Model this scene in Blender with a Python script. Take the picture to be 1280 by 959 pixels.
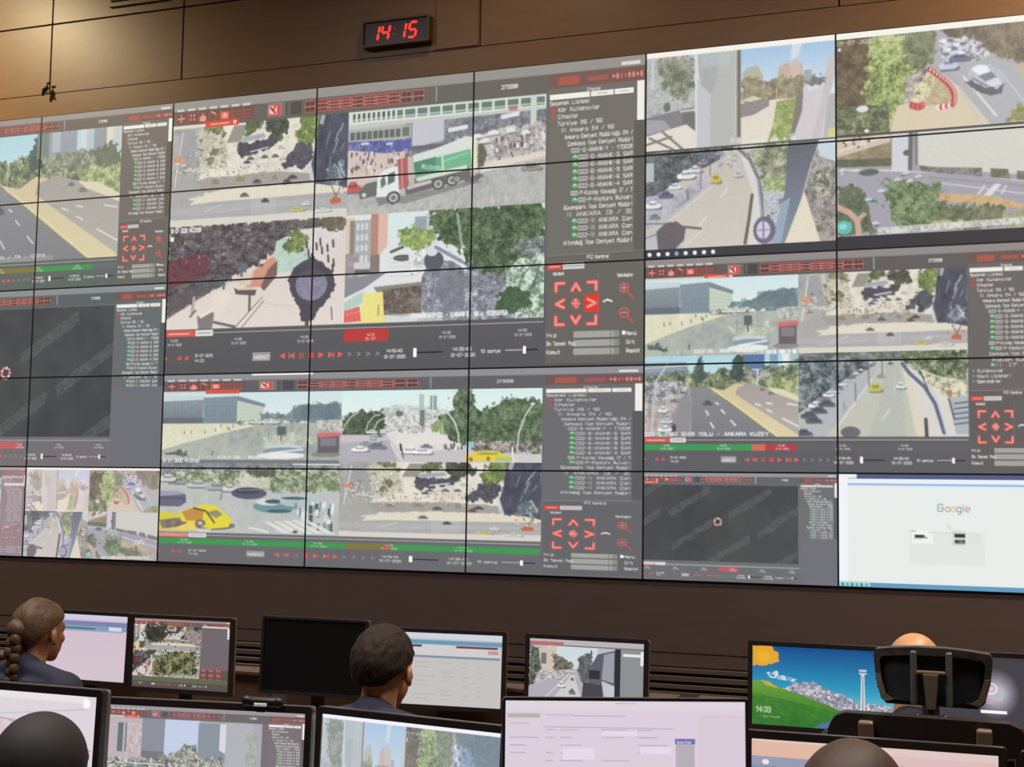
import numpy as np, math
# ------------------------------------------------------------------ camera model (1280 x 959 frame)
CAM = np.array([8.28319258, -8.32802555, 1.75])
RW = np.array([[0.93626211, 0.35098954, 0.01481944],
               [-0.01521711, 0.08266402, -0.99646129],
               [-0.35097252, 0.93272343, 0.08273624]])
FPX = 1685.37
WALL_TOP = 4.6355
PW, PH = 1.21, 1.21 * 9 / 16          # one display of the video wall
NC, NR = 7, 5

def ray(x, y):
    return RW.T @ np.array([(x - 640) / FPX, (y - 479.5) / FPX, 1.0])
def on_y(x, y, Y):                    # point of the view ray on the vertical plane Y
    d = ray(x, y); return CAM + d * ((Y - CAM[1]) / d[1])
def at_z(x, y, Z):
    d = ray(x, y); return CAM + d * ((Z - CAM[2]) / d[2])
def at_d(x, y, depth):
    return CAM + ray(x, y) * depth

import bpy, bmesh
from mathutils import Vector, Matrix, noise
for _o in list(bpy.data.objects): bpy.data.objects.remove(_o)
SC = bpy.context.scene; COL = SC.collection

# ------------------------------------------------------------------ camera, world, lights, exposure
cam = bpy.data.cameras.new('camera'); cam.sensor_width = 36; cam.lens = FPX / 1280 * 36; cam.clip_start = .05
co = bpy.data.objects.new('camera', cam); COL.objects.link(co)
Rm = Matrix([[RW[0][i], -RW[1][i], -RW[2][i]] for i in range(3)])
co.matrix_world = Matrix.Translation(Vector(CAM)) @ Rm.to_4x4(); SC.camera = co
SC.view_settings.view_transform = 'Standard'; SC.view_settings.look = 'None'; SC.view_settings.exposure = 0.0; SC.view_settings.gamma = 1.0
try: SC.view_settings.use_curve_mapping = False
except Exception: pass
wd = bpy.data.worlds.new('world'); SC.world = wd; wd.use_nodes = True
wd.node_tree.nodes['Background'].inputs[0].default_value = (.10, .085, .08, 1); wd.node_tree.nodes['Background'].inputs[1].default_value = .35
CEIL = 6.3
# ceiling lamps: x, y, power, spot angle (deg), tilt towards the wall (deg), colour
LAMPS = [(-.2, -1.9, 950, 150, -20, (1, .83, .50)), (9.8, -2.0, 1250, 150, -20, (1, .82, .56)), (5.2, -1.3, 110, 120, -14, (1, .84, .6)),  # third one added to brighten the middle of the upper wall
         (4.3, -4.6, 420, 58, 2, (1, .86, .7)), (6.4, -4.9, 420, 58, 2, (1, .86, .7)), (8.6, -4.9, 420, 58, 2, (1, .86, .7)), (6.2, -7.6, 260, 80, 0, (1, .88, .74))]
LAMP_AT = ['above the left end of the video wall', 'above the right end of the video wall', 'added above the middle of the video wall', 'over the person with the braid', 'over the short-haired person', 'over the chair with the headrest', 'behind the front desks']
FILL_PANELS = [(2.0, -5.6, 80), (6.0, -6.6, 100), (9.6, -5.6, 90)]     # square panels added for ambient fill, no known source: x, y, power

# ------------------------------------------------------------------ painter: pictures shown on the displays
SS = 2
_rs = np.random.RandomState(7)
_NT = _rs.rand(8, 128, 128).astype(np.float32)
def vnoise(x, y, k=0):
    T = _NT[k % 8]; xi = np.floor(x).astype(int); yi = np.floor(y).astype(int)
    fx = x - xi; fy = y - yi; fx = fx * fx * (3 - 2 * fx); fy = fy * fy * (3 - 2 * fy)
    a = T[yi % 128, xi % 128]; b = T[yi % 128, (xi + 1) % 128]
    c = T[(yi + 1) % 128, xi % 128]; d = T[(yi + 1) % 128, (xi + 1) % 128]
    return (a * (1 - fx) + b * fx) * (1 - fy) + (c * (1 - fx) + d * fx) * fy
def fbm(x, y, k=0, o=3):
    s = 0; w = 0; a = 1.0
    for i in range(o):
        s = s + a * vnoise(x * 2 ** i + 17 * i, y * 2 ** i + 5 * i, k + i); w += a; a *= .6
    return s / w
def C(c):
    return np.array(c, np.float32) / 255.0

class Canvas:
    def __init__(s, w, h, fill=(60, 60, 62)):
        s.w, s.h = w, h
        s.a = np.empty((h * SS, w * SS, 3), np.float32); s.a[:] = C(fill)
        s.rng = np.random.RandomState(11); s.T = lambda p: p; s.stack = []
        s.tint = None
    # pane transform: (0..1, 0..1) -> canvas px
    def pane(s, x0, y0, x1, y1):
        s.box = (x0, y0, x1, y1)
        s.T = lambda p: np.stack([x0 + p[:, 0] * (x1 - x0), y0 + p[:, 1] * (y1 - y0)], 1)
        s.clip = (int(round(x0 * SS)), int(round(y0 * SS)), int(round(x1 * SS)), int(round(y1 * SS)))
        s.clip = (max(0, s.clip[0]), max(0, s.clip[1]), min(s.w * SS, s.clip[2]), min(s.h * SS, s.clip[3]))
    def _pts(s, pts):
        return s.T(np.array(pts, np.float64)) * SS
    def _bb(s, P, pad=1):
        x0, y0 = np.floor(P.min(0) - pad).astype(int); x1, y1 = np.ceil(P.max(0) + pad).astype(int)
        c = s.clip
        return max(x0, c[0]), max(y0, c[1]), min(x1, c[2]), min(y1, c[3])
    def _mask(s, P, bb, warp=0, wsc=6, k=0):
        x0, y0, x1, y1 = bb
        yy, xx = np.mgrid[y0:y1, x0:x1]; xx = xx + .5; yy = yy + .5
        if warp:
            n1 = fbm(xx / (wsc * SS), yy / (wsc * SS), k, 4) - .5; n2 = fbm(xx / (wsc * SS) + 40, yy / (wsc * SS) + 9, k + 3, 4) - .5
            xs = xx + n1 * warp * SS * 7; ys = yy + n2 * warp * SS * 7
        else:
            xs, ys = xx, yy
        m = np.zeros(xx.shape, bool); n = len(P)
        for i in range(n):
            ax, ay = P[i]; bx, by = P[(i + 1) % n]
            if ay == by: continue
            c = ((ay > ys) != (by > ys)) & (xs < (bx - ax) * (ys - ay) / (by - ay) + ax)
            m ^= c
        return m, xx, yy
    def poly(s, pts, col, a=1.0, warp=0, wsc=6, col2=None, k=0):
        P = s._pts(pts); bb = s._bb(P, 1 + 2 * warp * SS)
        if bb[0] >= bb[2] or bb[1] >= bb[3]: return
        m, xx, yy = s._mask(P, bb, warp, wsc, k)
        v = s.a[bb[1]:bb[3], bb[0]:bb[2]]
        c = C(col)
        if col2 is not None:                       # vertical blend of two colours
            t = np.clip((yy - P[:, 1].min()) / max(1, np.ptp(P[:, 1])), 0, 1)[..., None]
            c = (c * (1 - t) + C(col2) * t)[m]
        v[m] = v[m] * (1 - a) + c * a
    def tex(s, pts, cols, sc=3, warp=0, wsc=6, a=1.0, k=0, thr=None, con=2.2, sy=1.0):
        """cloudy region between the palette colours (foliage, rubble, dappled ground)"""
        P = s._pts(pts); bb = s._bb(P, 1 + 2 * warp * SS)
        if bb[0] >= bb[2] or bb[1] >= bb[3]: return
        m, xx, yy = s._mask(P, bb, warp, wsc, k)
        n = .5 * fbm(xx / (sc * 2.6 * SS), yy / (sc * 2.6 * SS * sy), k + 2, 3) + .5 * fbm(xx / (sc * .75 * SS) + 31, yy / (sc * .75 * SS * sy) + 7, k + 4, 3)
        n = np.clip((n - .5) * con * 1.12 + .5, 0, .999)
        if thr is not None: m = m & (n > thr)
        pal = np.array([C(c) for c in cols]); t = n * (len(cols) - 1); i = np.floor(t).astype(int); f = (t - i)[..., None]
        c = pal[i] * (1 - f) + pal[np.minimum(i + 1, len(cols) - 1)] * f
        v = s.a[bb[1]:bb[3], bb[0]:bb[2]]
        v[m] = v[m] * (1 - a) + c[m] * a
    def rect(s, x0, y0, x1, y1, col, a=1.0, **k):
        s.poly([(x0, y0), (x1, y0), (x1, y1), (x0, y1)], col, a, **k)
    def ell(s, x, y, rx, ry, col, a=1.0, rot=0, **k):
        t = np.arange(18) * 2 * math.pi / 18; c, q = math.cos(rot), math.sin(rot)
        s.poly([(x + rx * math.cos(i) * c - ry * math.sin(i) * q, y + rx * math.cos(i) * q + ry * math.sin(i) * c) for i in t], col, a, **k)
    def etex(s, x, y, rx, ry, cols, **k):
        s.tex([(x + rx * math.cos(i), y + ry * math.sin(i)) for i in np.arange(18) * 2 * math.pi / 18], cols, **k)
    def line(s, pts, w, col, a=1.0):               # w in canvas px
        P = s._pts(pts); hw = w * SS / 2
        for (ax, ay), (bx, by) in zip(P[:-1], P[1:]):
            s._seg(ax, ay, bx, by, hw, C(col), a)
    def _seg(s, ax, ay, bx, by, hw, c, a):
        bb = s._bb(np.array([[ax, ay], [bx, by]]), hw + 1)
        if bb[0] >= bb[2] or bb[1] >= bb[3]: return
        yy, xx = np.mgrid[bb[1]:bb[3], bb[0]:bb[2]]; xx = xx + .5; yy = yy + .5
        dx, dy = bx - ax, by - ay; L = dx * dx + dy * dy + 1e-9
        t = np.clip(((xx - ax) * dx + (yy - ay) * dy) / L, 0, 1)
        d = np.hypot(xx - ax - t * dx, yy - ay - t * dy)
        m = (np.clip(hw + .5 - d, 0, 1) * a)[..., None]
        v = s.a[bb[1]:bb[3], bb[0]:bb[2]]; v[:] = v * (1 - m) + c * m
    def text(s, x, y, h, st, col, a=1.0, w=None, sx=1.0, bold=.21, slope=0.0):
        """stroke lettering; x,y = left baseline in pane units, h = cap height in canvas px, w = wanted width in canvas px"""
        P = s._pts([(x, y)])[0]; h = h * SS
        n = sum(.62 if c in "iıİIl.:,'![]|1" else 1.0 for c in st)
        adv = .86 * h * sx
        if w: adv = w * SS / max(n, 1)
        cx = P[0]; gw = adv * .74; c = C(col)
        for ch in st:
            nar = ch in "iıİIl.:,'![]|1"
            for sgm in GLY.get(ch, GLY.get(ch.upper(), ())):
                for (ax, ay), (bx, by) in zip(sgm[:-1], sgm[1:]):
                    off = -.25 * gw if nar else 0
                    s._seg(cx + off + ax / 4 * gw, P[1] - ay / 6 * h - (cx - P[0]) * slope, cx + off + bx / 4 * gw, P[1] - by / 6 * h - (cx - P[0]) * slope, bold * h / 2, c, a)
            cx += adv * (.62 if nar else 1)
    def scatter(s, pts, n, w, h, cols, a=1.0):     # many small dashes (people, far cars, rubble); w,h canvas px
        P = s._pts(pts); mn, mx = P.min(0), P.max(0)
        for i in range(n):
            for _ in range(8):
                q = mn + s.rng.rand(2) * (mx - mn)
                m = False
                for j in range(len(P)):
                    ax, ay = P[j]; bx, by = P[(j + 1) % len(P)]
                    if (ay > q[1]) != (by > q[1]) and q[0] < (bx - ax) * (q[1] - ay) / (by - ay + 1e-9) + ax: m = not m
                if m: break
            else: continue
            ww = w * (.6 + .8 * s.rng.rand()) * SS / 2; hh = h * (.6 + .8 * s.rng.rand()) * SS / 2
            c = C(cols[s.rng.randint(len(cols))])
            x0, y0, x1, y1 = int(q[0] - ww), int(q[1] - hh), int(q[0] + ww + 1), int(q[1] + hh + 1)
            x0, y0 = max(x0, s.clip[0]), max(y0, s.clip[1]); x1, y1 = min(x1, s.clip[2]), min(y1, s.clip[3])
            if x0 < x1 and y0 < y1: s.a[y0:y1, x0:x1] = s.a[y0:y1, x0:x1] * (1 - a) + c * a
    def car(s, x, y, w, h, col, rot=0):            # pane units
        d = [c * .5 + 22 for c in col]; c2 = [min(255, c * 1.06 + 8) for c in col]; cr, sr = math.cos(rot), math.sin(rot)
        def q(pts): return [(x + w * (a * cr - b * sr), y + h * (a * sr + b * cr)) for a, b in pts]
        s.poly(q([(-.5, .2), (-.4, .48), (.5, .5), (.62, .3), (.5, .1)]), (64, 64, 68), .6)
        s.poly(q([(-.5, .1), (-.46, -.08), (-.28, -.16), (-.16, -.42), (.16, -.44), (.32, -.14), (.5, -.02), (.5, .22), (.3, .36), (-.34, .36), (-.5, .26)]), col)
        s.poly(q([(-.27, -.12), (-.15, -.34), (.15, -.36), (.28, -.1), (.2, .02), (-.2, .02)]), d, .8)
        s.poly(q([(-.14, -.32), (.14, -.36), (.15, -.22), (-.16, -.2)]), c2)
        s.poly(q([(-.46, .02), (-.26, .02), (-.24, .18), (-.46, .16)]), c2, .8)
    def blend(s, f, col, pts=None):                # wash the pane towards a colour
        x0, y0, x1, y1 = s.clip; v = s.a[y0:y1, x0:x1]; v[:] = v * (1 - f) + C(col) * f
    def soft(s, n=1):
        x0, y0, x1, y1 = s.clip; v = s.a[y0:y1, x0:x1]
        for _ in range(n):
            p = np.pad(v, ((1, 1), (1, 1), (0, 0)), 'edge')
            v[:] = (p[:-2, 1:-1] + p[2:, 1:-1] + p[1:-1, :-2] + p[1:-1, 2:] + 2 * p[1:-1, 1:-1]) / 6
    def grain(s, amt=.03, sc=1.2, k=1):
        x0, y0, x1, y1 = s.clip; yy, xx = np.mgrid[y0:y1, x0:x1]
        n = fbm(xx / (sc * SS), yy / (sc * SS), k, 3) - .5
        s.a[y0:y1, x0:x1] += (n * amt * 4)[..., None]
    def out(s):
        return np.clip(s.a.reshape(s.h, SS, s.w, SS, 3).mean((1, 3)), 0, 1)

def _g(t):
    d = {}
    for ln in t.strip().split('\n'):
        ch, r = ln.split(' ', 1)
        d[ch] = [[(int(p[0]), int(p[1])) for p in q.split(',')] for q in r.split()]
    return d
GLY = _g("""A 00,26,40 12,32
B 00,06,36,45,33,03 33,42,31,00
C 45,36,16,05,01,10,30,41
D 00,06,26,44,42,20,00
E 40,00,06,46 03,33
F 00,06,46 03,33
G 45,36,16,05,01,10,30,41,43,23
H 00,06 40,46 03,43
I 20,26
J 46,41,30,10,01
K 00,06 46,03,40
L 06,00,40
M 00,06,23,46,40
N 00,06,40,46
O 10,01,05,16,36,45,41,30,10
P 00,06,36,45,44,33,03
Q 10,01,05,16,36,45,41,30,10 22,40
R 00,06,36,45,44,33,03 23,40
S 01,10,30,41,42,33,13,04,05,16,36,45
T 20,26 06,46
U 06,01,10,30,41,46
V 06,20,46
W 06,10,23,30,46
X 00,46 06,40
Y 06,23,46 23,20
Z 06,46,00,40
a 40,44 43,34,14,03,01,10,30,41
b 06,00 01,10,30,41,43,34,14,03
c 43,34,14,03,01,10,30,41
d 46,40 41,30,10,01,03,14,34,43
e 02,42,43,34,14,03,01,10,30
f 20,25,36,46 04,44
g 44,30,10 41,30,10,01,03,14,34,43
h 06,00 03,14,34,43,40
i 20,24 25,26
j 24,20,10
k 06,00 01,44 22,40
l 26,20
m 00,04,34,43,40 23,20
n 00,04 03,14,34,43,40
o 10,01,03,14,34,43,41,30,10
p 04,00 01,10,30,41,43,34,14,03
r 00,04 02,14,34
s 00,30,41,32,12,03,14,44
t 26,21,30,40 04,44
u 04,01,10,30,41 44,40
v 04,20,44
y 04,20 44,10
z 04,44,00,40
0 10,01,05,16,36,45,41,30,10
1 04,26,20
2 05,16,36,45,43,00,40
3 05,16,36,45,44,33,13 33,42,41,30,10,01
4 30,36,02,42
5 46,06,03,33,42,41,30,10,01
6 45,36,16,05,01,10,30,41,42,33,03
7 06,46,10
8 13,04,05,16,36,45,44,33,13,02,01,10,30,41,42,33
9 01,10,30,41,45,36,16,05,04,13,43
- 13,33
. 20,21
: 21,22 24,25
/ 00,46
[ 36,26,20,30
] 16,26,20,10
> 05,43,01
< 45,03,41
+ 13,33 22,24""")
for _c, _b, _x in (('ü', 'u', [[(1, 6), (1, 6)], [(3, 6), (3, 6)]]), ('ö', 'o', [[(1, 6), (1, 6)], [(3, 6), (3, 6)]]), ('Ö', 'O', [[(1, 7), (1, 7)], [(3, 7), (3, 7)]]),
                   ('ş', 's', [[(2, 0), (2, -1)]]), ('ç', 'c', [[(2, 0), (2, -1)]]), ('Ç', 'C', [[(2, 0), (2, -1)]]), ('ğ', 'g', [[(1, 6), (3, 6)]]),
                   ('ı', 'i', None), ('İ', 'I', [[(2, 7), (2, 7)]])):
    GLY[_c] = GLY[_b][:1] if _x is None else GLY[_b] + _x

GLY['g'] = [[(4, 3), (3, 4), (1, 4), (0, 3), (0, 1), (1, 0), (3, 0), (4, 1)], [(4, 4), (4, -1), (3, -2), (1, -2)]]; GLY['ğ'] = GLY['g'] + [[(1, 6), (3, 6)]]
GLY['p'] = [[(0, 4), (0, -2)], [(0, 1), (1, 0), (3, 0), (4, 1), (4, 3), (3, 4), (1, 4), (0, 3)]]; GLY['y'] = [[(0, 4), (2, 0)], [(4, 4), (1, -2)]]
W_ = (250, 248, 244)
# ---- camera views; every one is drawn in pane units 0..1
def v_square(c):                                   # big square with kiosk, dark office block at the right
    c.rect(0, 0, 1, 1, (222, 214, 200))
    c.tex([(0, 0), (1, 0), (1, .6), (0, .6)], [(204, 196, 182), (226, 218, 204), (236, 230, 216)], sc=7, con=2)
    c.tex([(0, 0), (.22, 0), (.17, .5), (.1, .85), (0, 1)], [(146, 144, 142), (166, 165, 160), (178, 176, 168)], sc=8)
    c.tex([(.12, .02), (.3, .02), (.33, .42), (.14, .45)], [(130, 128, 108), (190, 186, 164), (216, 208, 188)], sc=2, con=2.2, a=.8, warp=2)
    c.poly([(.04, .04), (.13, .02), (.17, .4), (.03, .42)], (148, 150, 156), .8); c.line([(.0, .9), (.03, .45), (.06, .05)], 1.6, (226, 220, 206)); c.line([(.16, .04), (.2, .4)], 1.2, (214, 208, 190), .8)
    c.scatter([(.02, .3), (.28, .12), (.32, .45), (.04, .5)], 46, 3, 1.6, [(226, 222, 212), (104, 104, 98), (170, 100, 80), (232, 228, 220)], .85)
    for x, y, r in ((.235, .03, .03), (.27, .05, .025), (.21, .02, .02), (.25, .27, .025), (.23, .35, .02), (.17, .14, .012), (.3, .1, .014)): c.etex(x, y, r, r * 1.7, [(70, 76, 52), (112, 114, 82), (158, 156, 120)], sc=2, warp=1.5)
    for x, y in ((.1, .43), (.135, .44), (.17, .46), (.2, .45), (.07, .38), (.04, .36)): c.car(x, y, .035, .04, (224, 222, 216))
    c.etex(.045, .32, .035, .035, [(176, 90, 66), (216, 176, 140), (170, 84, 60)], sc=2, warp=1)
    c.poly([(.03, .6), (.2, .53), (.6, .52), (1, .6), (1, .66), (.45, .645), (.1, .68)], (156, 151, 146), 1, warp=.6)
    c.poly([(0, .62), (.12, .5), (.2, .68), (0, .92)], (164, 162, 160), .9, warp=1)
    c.poly([(.1, .72), (.55, .655), (1, .655), (1, .76), (.2, .78)], (224, 216, 196), 1, warp=.6)
    c.poly([(.0, .8), (.25, .77), (1, .76), (1, .95), (.0, .97)], (166, 165, 165)); c.poly([(0, .82), (.5, .8), (1, .82), (1, .86), (0, .88)], (176, 176, 178), .6)
    c.poly([(.0, .93), (.5, .935), (1, .92), (1, 1), (0, 1)], (216, 210, 200))
    c.poly([(.32, .19), (.36, .02), (.44, .02), (.4, .19)], (142, 138, 126))
    for x, y, rx, ry in ((.46, .05, .035, .07), (.5, .03, .03, .06), (.44, .12, .02, .03)): c.etex(x, y, rx, ry, [(50, 60, 40), (84, 96, 58), (120, 130, 84)], sc=2, warp=2)
    for x, y, rx, ry in ((.57, .05, .03, .08), (.61, .1, .035, .11), (.58, .2, .025, .07), (.64, .04, .03, .06), (.66, .12, .02, .05)): c.etex(x, y, rx, ry, [(36, 40, 38), (66, 70, 58), (100, 98, 84)], sc=2.2, warp=2)
    for x, y, rx, ry in ((.42, .24, .04, .06), (.46, .27, .06, .06), (.52, .25, .05, .06), (.41, .31, .02, .05), (.56, .24, .03, .05)): c.etex(x, y, rx, ry, [(44, 46, 56), (62, 62, 72), (84, 82, 92)], sc=3, warp=1.5)
    c.poly([(.405, .15), (.53, .12), (.545, .17), (.41, .205)], (170, 172, 182)); c.line([(.41, .17), (.54, .145)], 1, (132, 136, 148)); c.line([(.46, .3), (.56, .27)], 1.6, (226, 226, 230))
    for x, y, col in ((.46, .365, (96, 98, 110)), (.5, .355, (232, 232, 234)), (.54, .36, (90, 92, 104)), (.6, .36, (96, 98, 108)), (.44, .4, (70, 72, 84)), (.63, .28, (200, 200, 200))): c.car(x, y, .04, .04, col)
    c.scatter([(.2, .42), (.68, .38), (.66, .56), (.22, .56)], 80, 1.8, 1.8, [(130, 116, 100), (170, 152, 132), (110, 104, 98), (236, 226, 200)], .75)
    for x, y, rx, ry in ((.78, .06, .045, .09), (.8, .16, .035, .1), (.75, .17, .04, .09), (.82, .05, .03, .07), (.77, .25, .035, .07)): c.etex(x, y, rx, ry, [(66, 82, 42), (110, 128, 66), (160, 170, 100)], sc=2.4, warp=2.2)
    for x, y, rx, ry in ((.74, .32, .04, .07), (.71, .4, .045, .07), (.76, .4, .045, .08), (.67, .46, .03, .04), (.79, .33, .02, .06), (.74, .48, .025, .04)): c.etex(x, y, rx, ry, [(50, 48, 60), (70, 70, 82), (92, 90, 102)], sc=3, warp=1.6)
    c.poly([(.84, -.02), (1, -.02), (1, .72), (.96, .7), (.82, .66), (.8, .5), (.82, .3)], (54, 56, 72), 1, col2=(66, 72, 86), warp=.8)
    c.tex([(.84, -.02), (1, -.02), (1, .72), (.82, .64)], [(42, 44, 58), (62, 64, 80), (80, 84, 100)], sc=6, a=.7, sy=2)
    c.poly([(.85, -.02), (.875, -.02), (.86, .1), (.84, .08)], (186, 188, 196), .8)
    for P, w_ in (([(.97, .1), (.955, .16), (.94, .2), (.93, .27)], 2.2), ([(.945, .25), (.935, .3), (.92, .38)], 1.8), ([(.9, .16), (.89, .22), (.88, .3)], 1.2), ([(.98, .28), (.96, .36)], 1.2), ([(.91, .42), (.9, .5)], 1.2)): c.line(P, w_, (172, 176, 190), .7)
    c.tex([(.9, .5), (.97, .46), (.99, .6), (.96, .7), (.88, .66)], [(62, 72, 84), (96, 106, 116), (190, 194, 200)], sc=2, warp=2, con=2.4); c.line([(.95, .48), (.985, .62)], 1.8, (214, 216, 220), .8)
    c.poly([(.785, .46), (.8, .44), (.83, .68), (.8, .62)], (214, 212, 214), .8)
    for k in range(12):                            # zebra crossing
        c.rect(.475 + k * .012, .74 + (k % 3) * .01, .479 + k * .012, .92, (216, 214, 210), .6)
    for x, y, w, col in ((.5, .6, .05, (84, 82, 82)), (.67, .62, .045, (110, 62, 58)), (.7, .585, .05, (66, 64, 72)), (.55, .79, .045, (70, 70, 68)), (.78, .85, .045, (222, 222, 220)),
                         (.73, .905, .08, (196, 198, 96)), (.87, .925, .09, (222, 222, 222)), (.26, .57, .045, (150, 134, 84)), (.4, .56, .05, (156, 142, 90)), (.43, .72, .05, (100, 98, 92)), (.6, .57, .03, (150, 140, 126))):
        c.car(x, y, w, .05, col)
    c.line([(.915, .7), (.94, .8)], 1.2, (70, 66, 68)); c.line([(.965, .7), (.94, .8)], 1.2, (70, 66, 68)); c.poly([(.905, .84), (.93, .8), (.97, .83), (.965, .87), (.91, .87)], (188, 92, 62)); c.scatter([(.88, .72), (.99, .72), (.99, .8), (.88, .8)], 8, 2.4, 2, [(206, 120, 90), (214, 206, 190)])
    c.line([(.2, .87), (.3, .8)], 1.2, (214, 210, 196), .8); c.line([(.12, .9), (.42, .86)], 1, (200, 198, 188), .7)

def v_plaza(c):                                    # long office building, open forecourt, red bus
    c.rect(0, 0, 1, .5, (206, 228, 232), col2=(226, 238, 232))
    c.poly([(0, .02), (.25, .04), (.24, .14), (0, .12)], (196, 214, 216))
    c.poly([(0, .12), (.235, .1), (.235, .46), (0, .46)], (128, 142, 150), 1, col2=(96, 106, 120))
    for k in range(13): c.line([(.01 + k * .018, .14), (.01 + k * .018, .36)], .8, (160, 170, 172), .5)
    c.poly([(0, .36), (.24, .36), (.24, .46), (0, .46)], (84, 90, 106), .7)
    c.poly([(.235, .07), (.43, .05), (.43, .48), (.24, .46)], (120, 138, 150), 1, col2=(104, 124, 138))
    for k in range(12): c.line([(.25 + k * .016, .1), (.25 + k * .016, .46)], .9, (156, 172, 180), .55)
    for k in range(5): c.line([(.24, .14 + k * .065), (.43, .13 + k * .067)], .8, (92, 108, 124), .5)
    c.poly([(.43, .05), (.58, .2), (.58, .38), (.43, .47)], (194, 204, 188)); c.poly([(.43, .05), (.585, .17), (.585, .22), (.43, .12)], (112, 130, 140))
    for k in range(5): c.line([(.44, .2 + k * .06), (.57, .25 + k * .035)], .7, (160, 172, 160), .6)
    c.tex([(.56, .3), (.72, .3), (.76, .22), (.82, .18), (1, .17), (1, .46), (.56, .44)], [(84, 108, 112), (110, 130, 132), (138, 152, 150)], sc=4, warp=2)
    c.tex([(.74, .2), (1, .17), (1, .4), (.74, .4)], [(78, 96, 112), (96, 112, 124)], sc=5, a=.6)
    c.rect(0, .45, 1, 1, (160, 166, 160)); c.tex([(0, .45), (1, .45), (1, 1), (0, 1)], [(146, 152, 148), (166, 172, 164), (176, 182, 170)], sc=9)
    c.poly([(0, .45), (.43, .46), (.62, .44), (.34, .6), (.12, .75), (0, .84)], (222, 220, 190)); c.tex([(0, .45), (.55, .45), (.3, .6), (0, .8)], [(206, 206, 170), (232, 230, 206)], sc=6, a=.6)
    c.tex([(.42, .42), (.62, .38), (.7, .4), (.68, .48), (.44, .48)], [(80, 92, 82), (150, 156, 140), (226, 228, 222)], sc=1.8, con=3)
    for x, y in ((.13, .57), (.17, .56), (.25, .56), (.31, .53), (.39, .52), (.34, .47), (.41, .47), (.38, .5)): c.line([(x, y), (x, y + .035)], 1.4, (70, 76, 70), .8)
    for x in (.54, .6, .64): c.car(x, .43, .06, .06, (222, 226, 226))
    c.tex([(.56, .66), (.8, .6), (.86, .72), (.6, .8)], [(150, 160, 138), (196, 202, 178), (226, 228, 206)], sc=3, warp=3, a=.8)
    c.rect(.655, .5, .705, .62, (78, 92, 88)); c.line([(.68, .6), (.68, .7)], 2, (70, 82, 80)); c.line([(.72, .47), (.722, .72)], 1, (190, 196, 190)); c.line([(.61, .55), (.612, .72)], 1, (120, 130, 126))
    c.ell(.69, .79, .11, .035, (196, 206, 208)); c.ell(.7, .86, .12, .06, (128, 142, 160)); c.ell(.68, .92, .13, .05, (228, 232, 230)); c.line([(.62, .88), (.8, .83)], 2, (238, 240, 238)); c.line([(.6, .94), (.8, .9)], 2, (240, 240, 238))
    c.ell(.92, .9, .08, .04, (110, 110, 112), .7); c.rect(.875, .64, .99, .88, (92, 82, 90)); c.rect(.89, .67, .975, .78, (120, 116, 124)); c.poly([(.87, .6), (1, .59), (1, .64), (.87, .66)], (214, 96, 98))
    c.tex([(.86, .42), (1, .4), (1, .58), (.88, .56)], [(130, 130, 128), (190, 190, 184), (220, 210, 204)], sc=1.6, con=3)
    c.tex([(.02, .87), (.12, .84), (.16, .93), (.06, .98)], [(66, 74, 72), (100, 108, 104)], sc=3, warp=2); c.ell(.05, .96, .08, .05, (176, 182, 170)); c.line([(.3, .86), (.29, .93)], 2, (86, 92, 88))
    caption(c, .22, .965, .5)
def caption(c, x, y, w, col=(238, 240, 240), s="[ - / ] - KIZILAY CAD. - ANKARA / TR - 10013", h=4.0):
    W = (c.box[2] - c.box[0]) * w
    c.text(x, y, h, s, (40, 44, 48), .35, w=W); c.text(x, y, h, s, col, .9, w=W, bold=.26)

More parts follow.
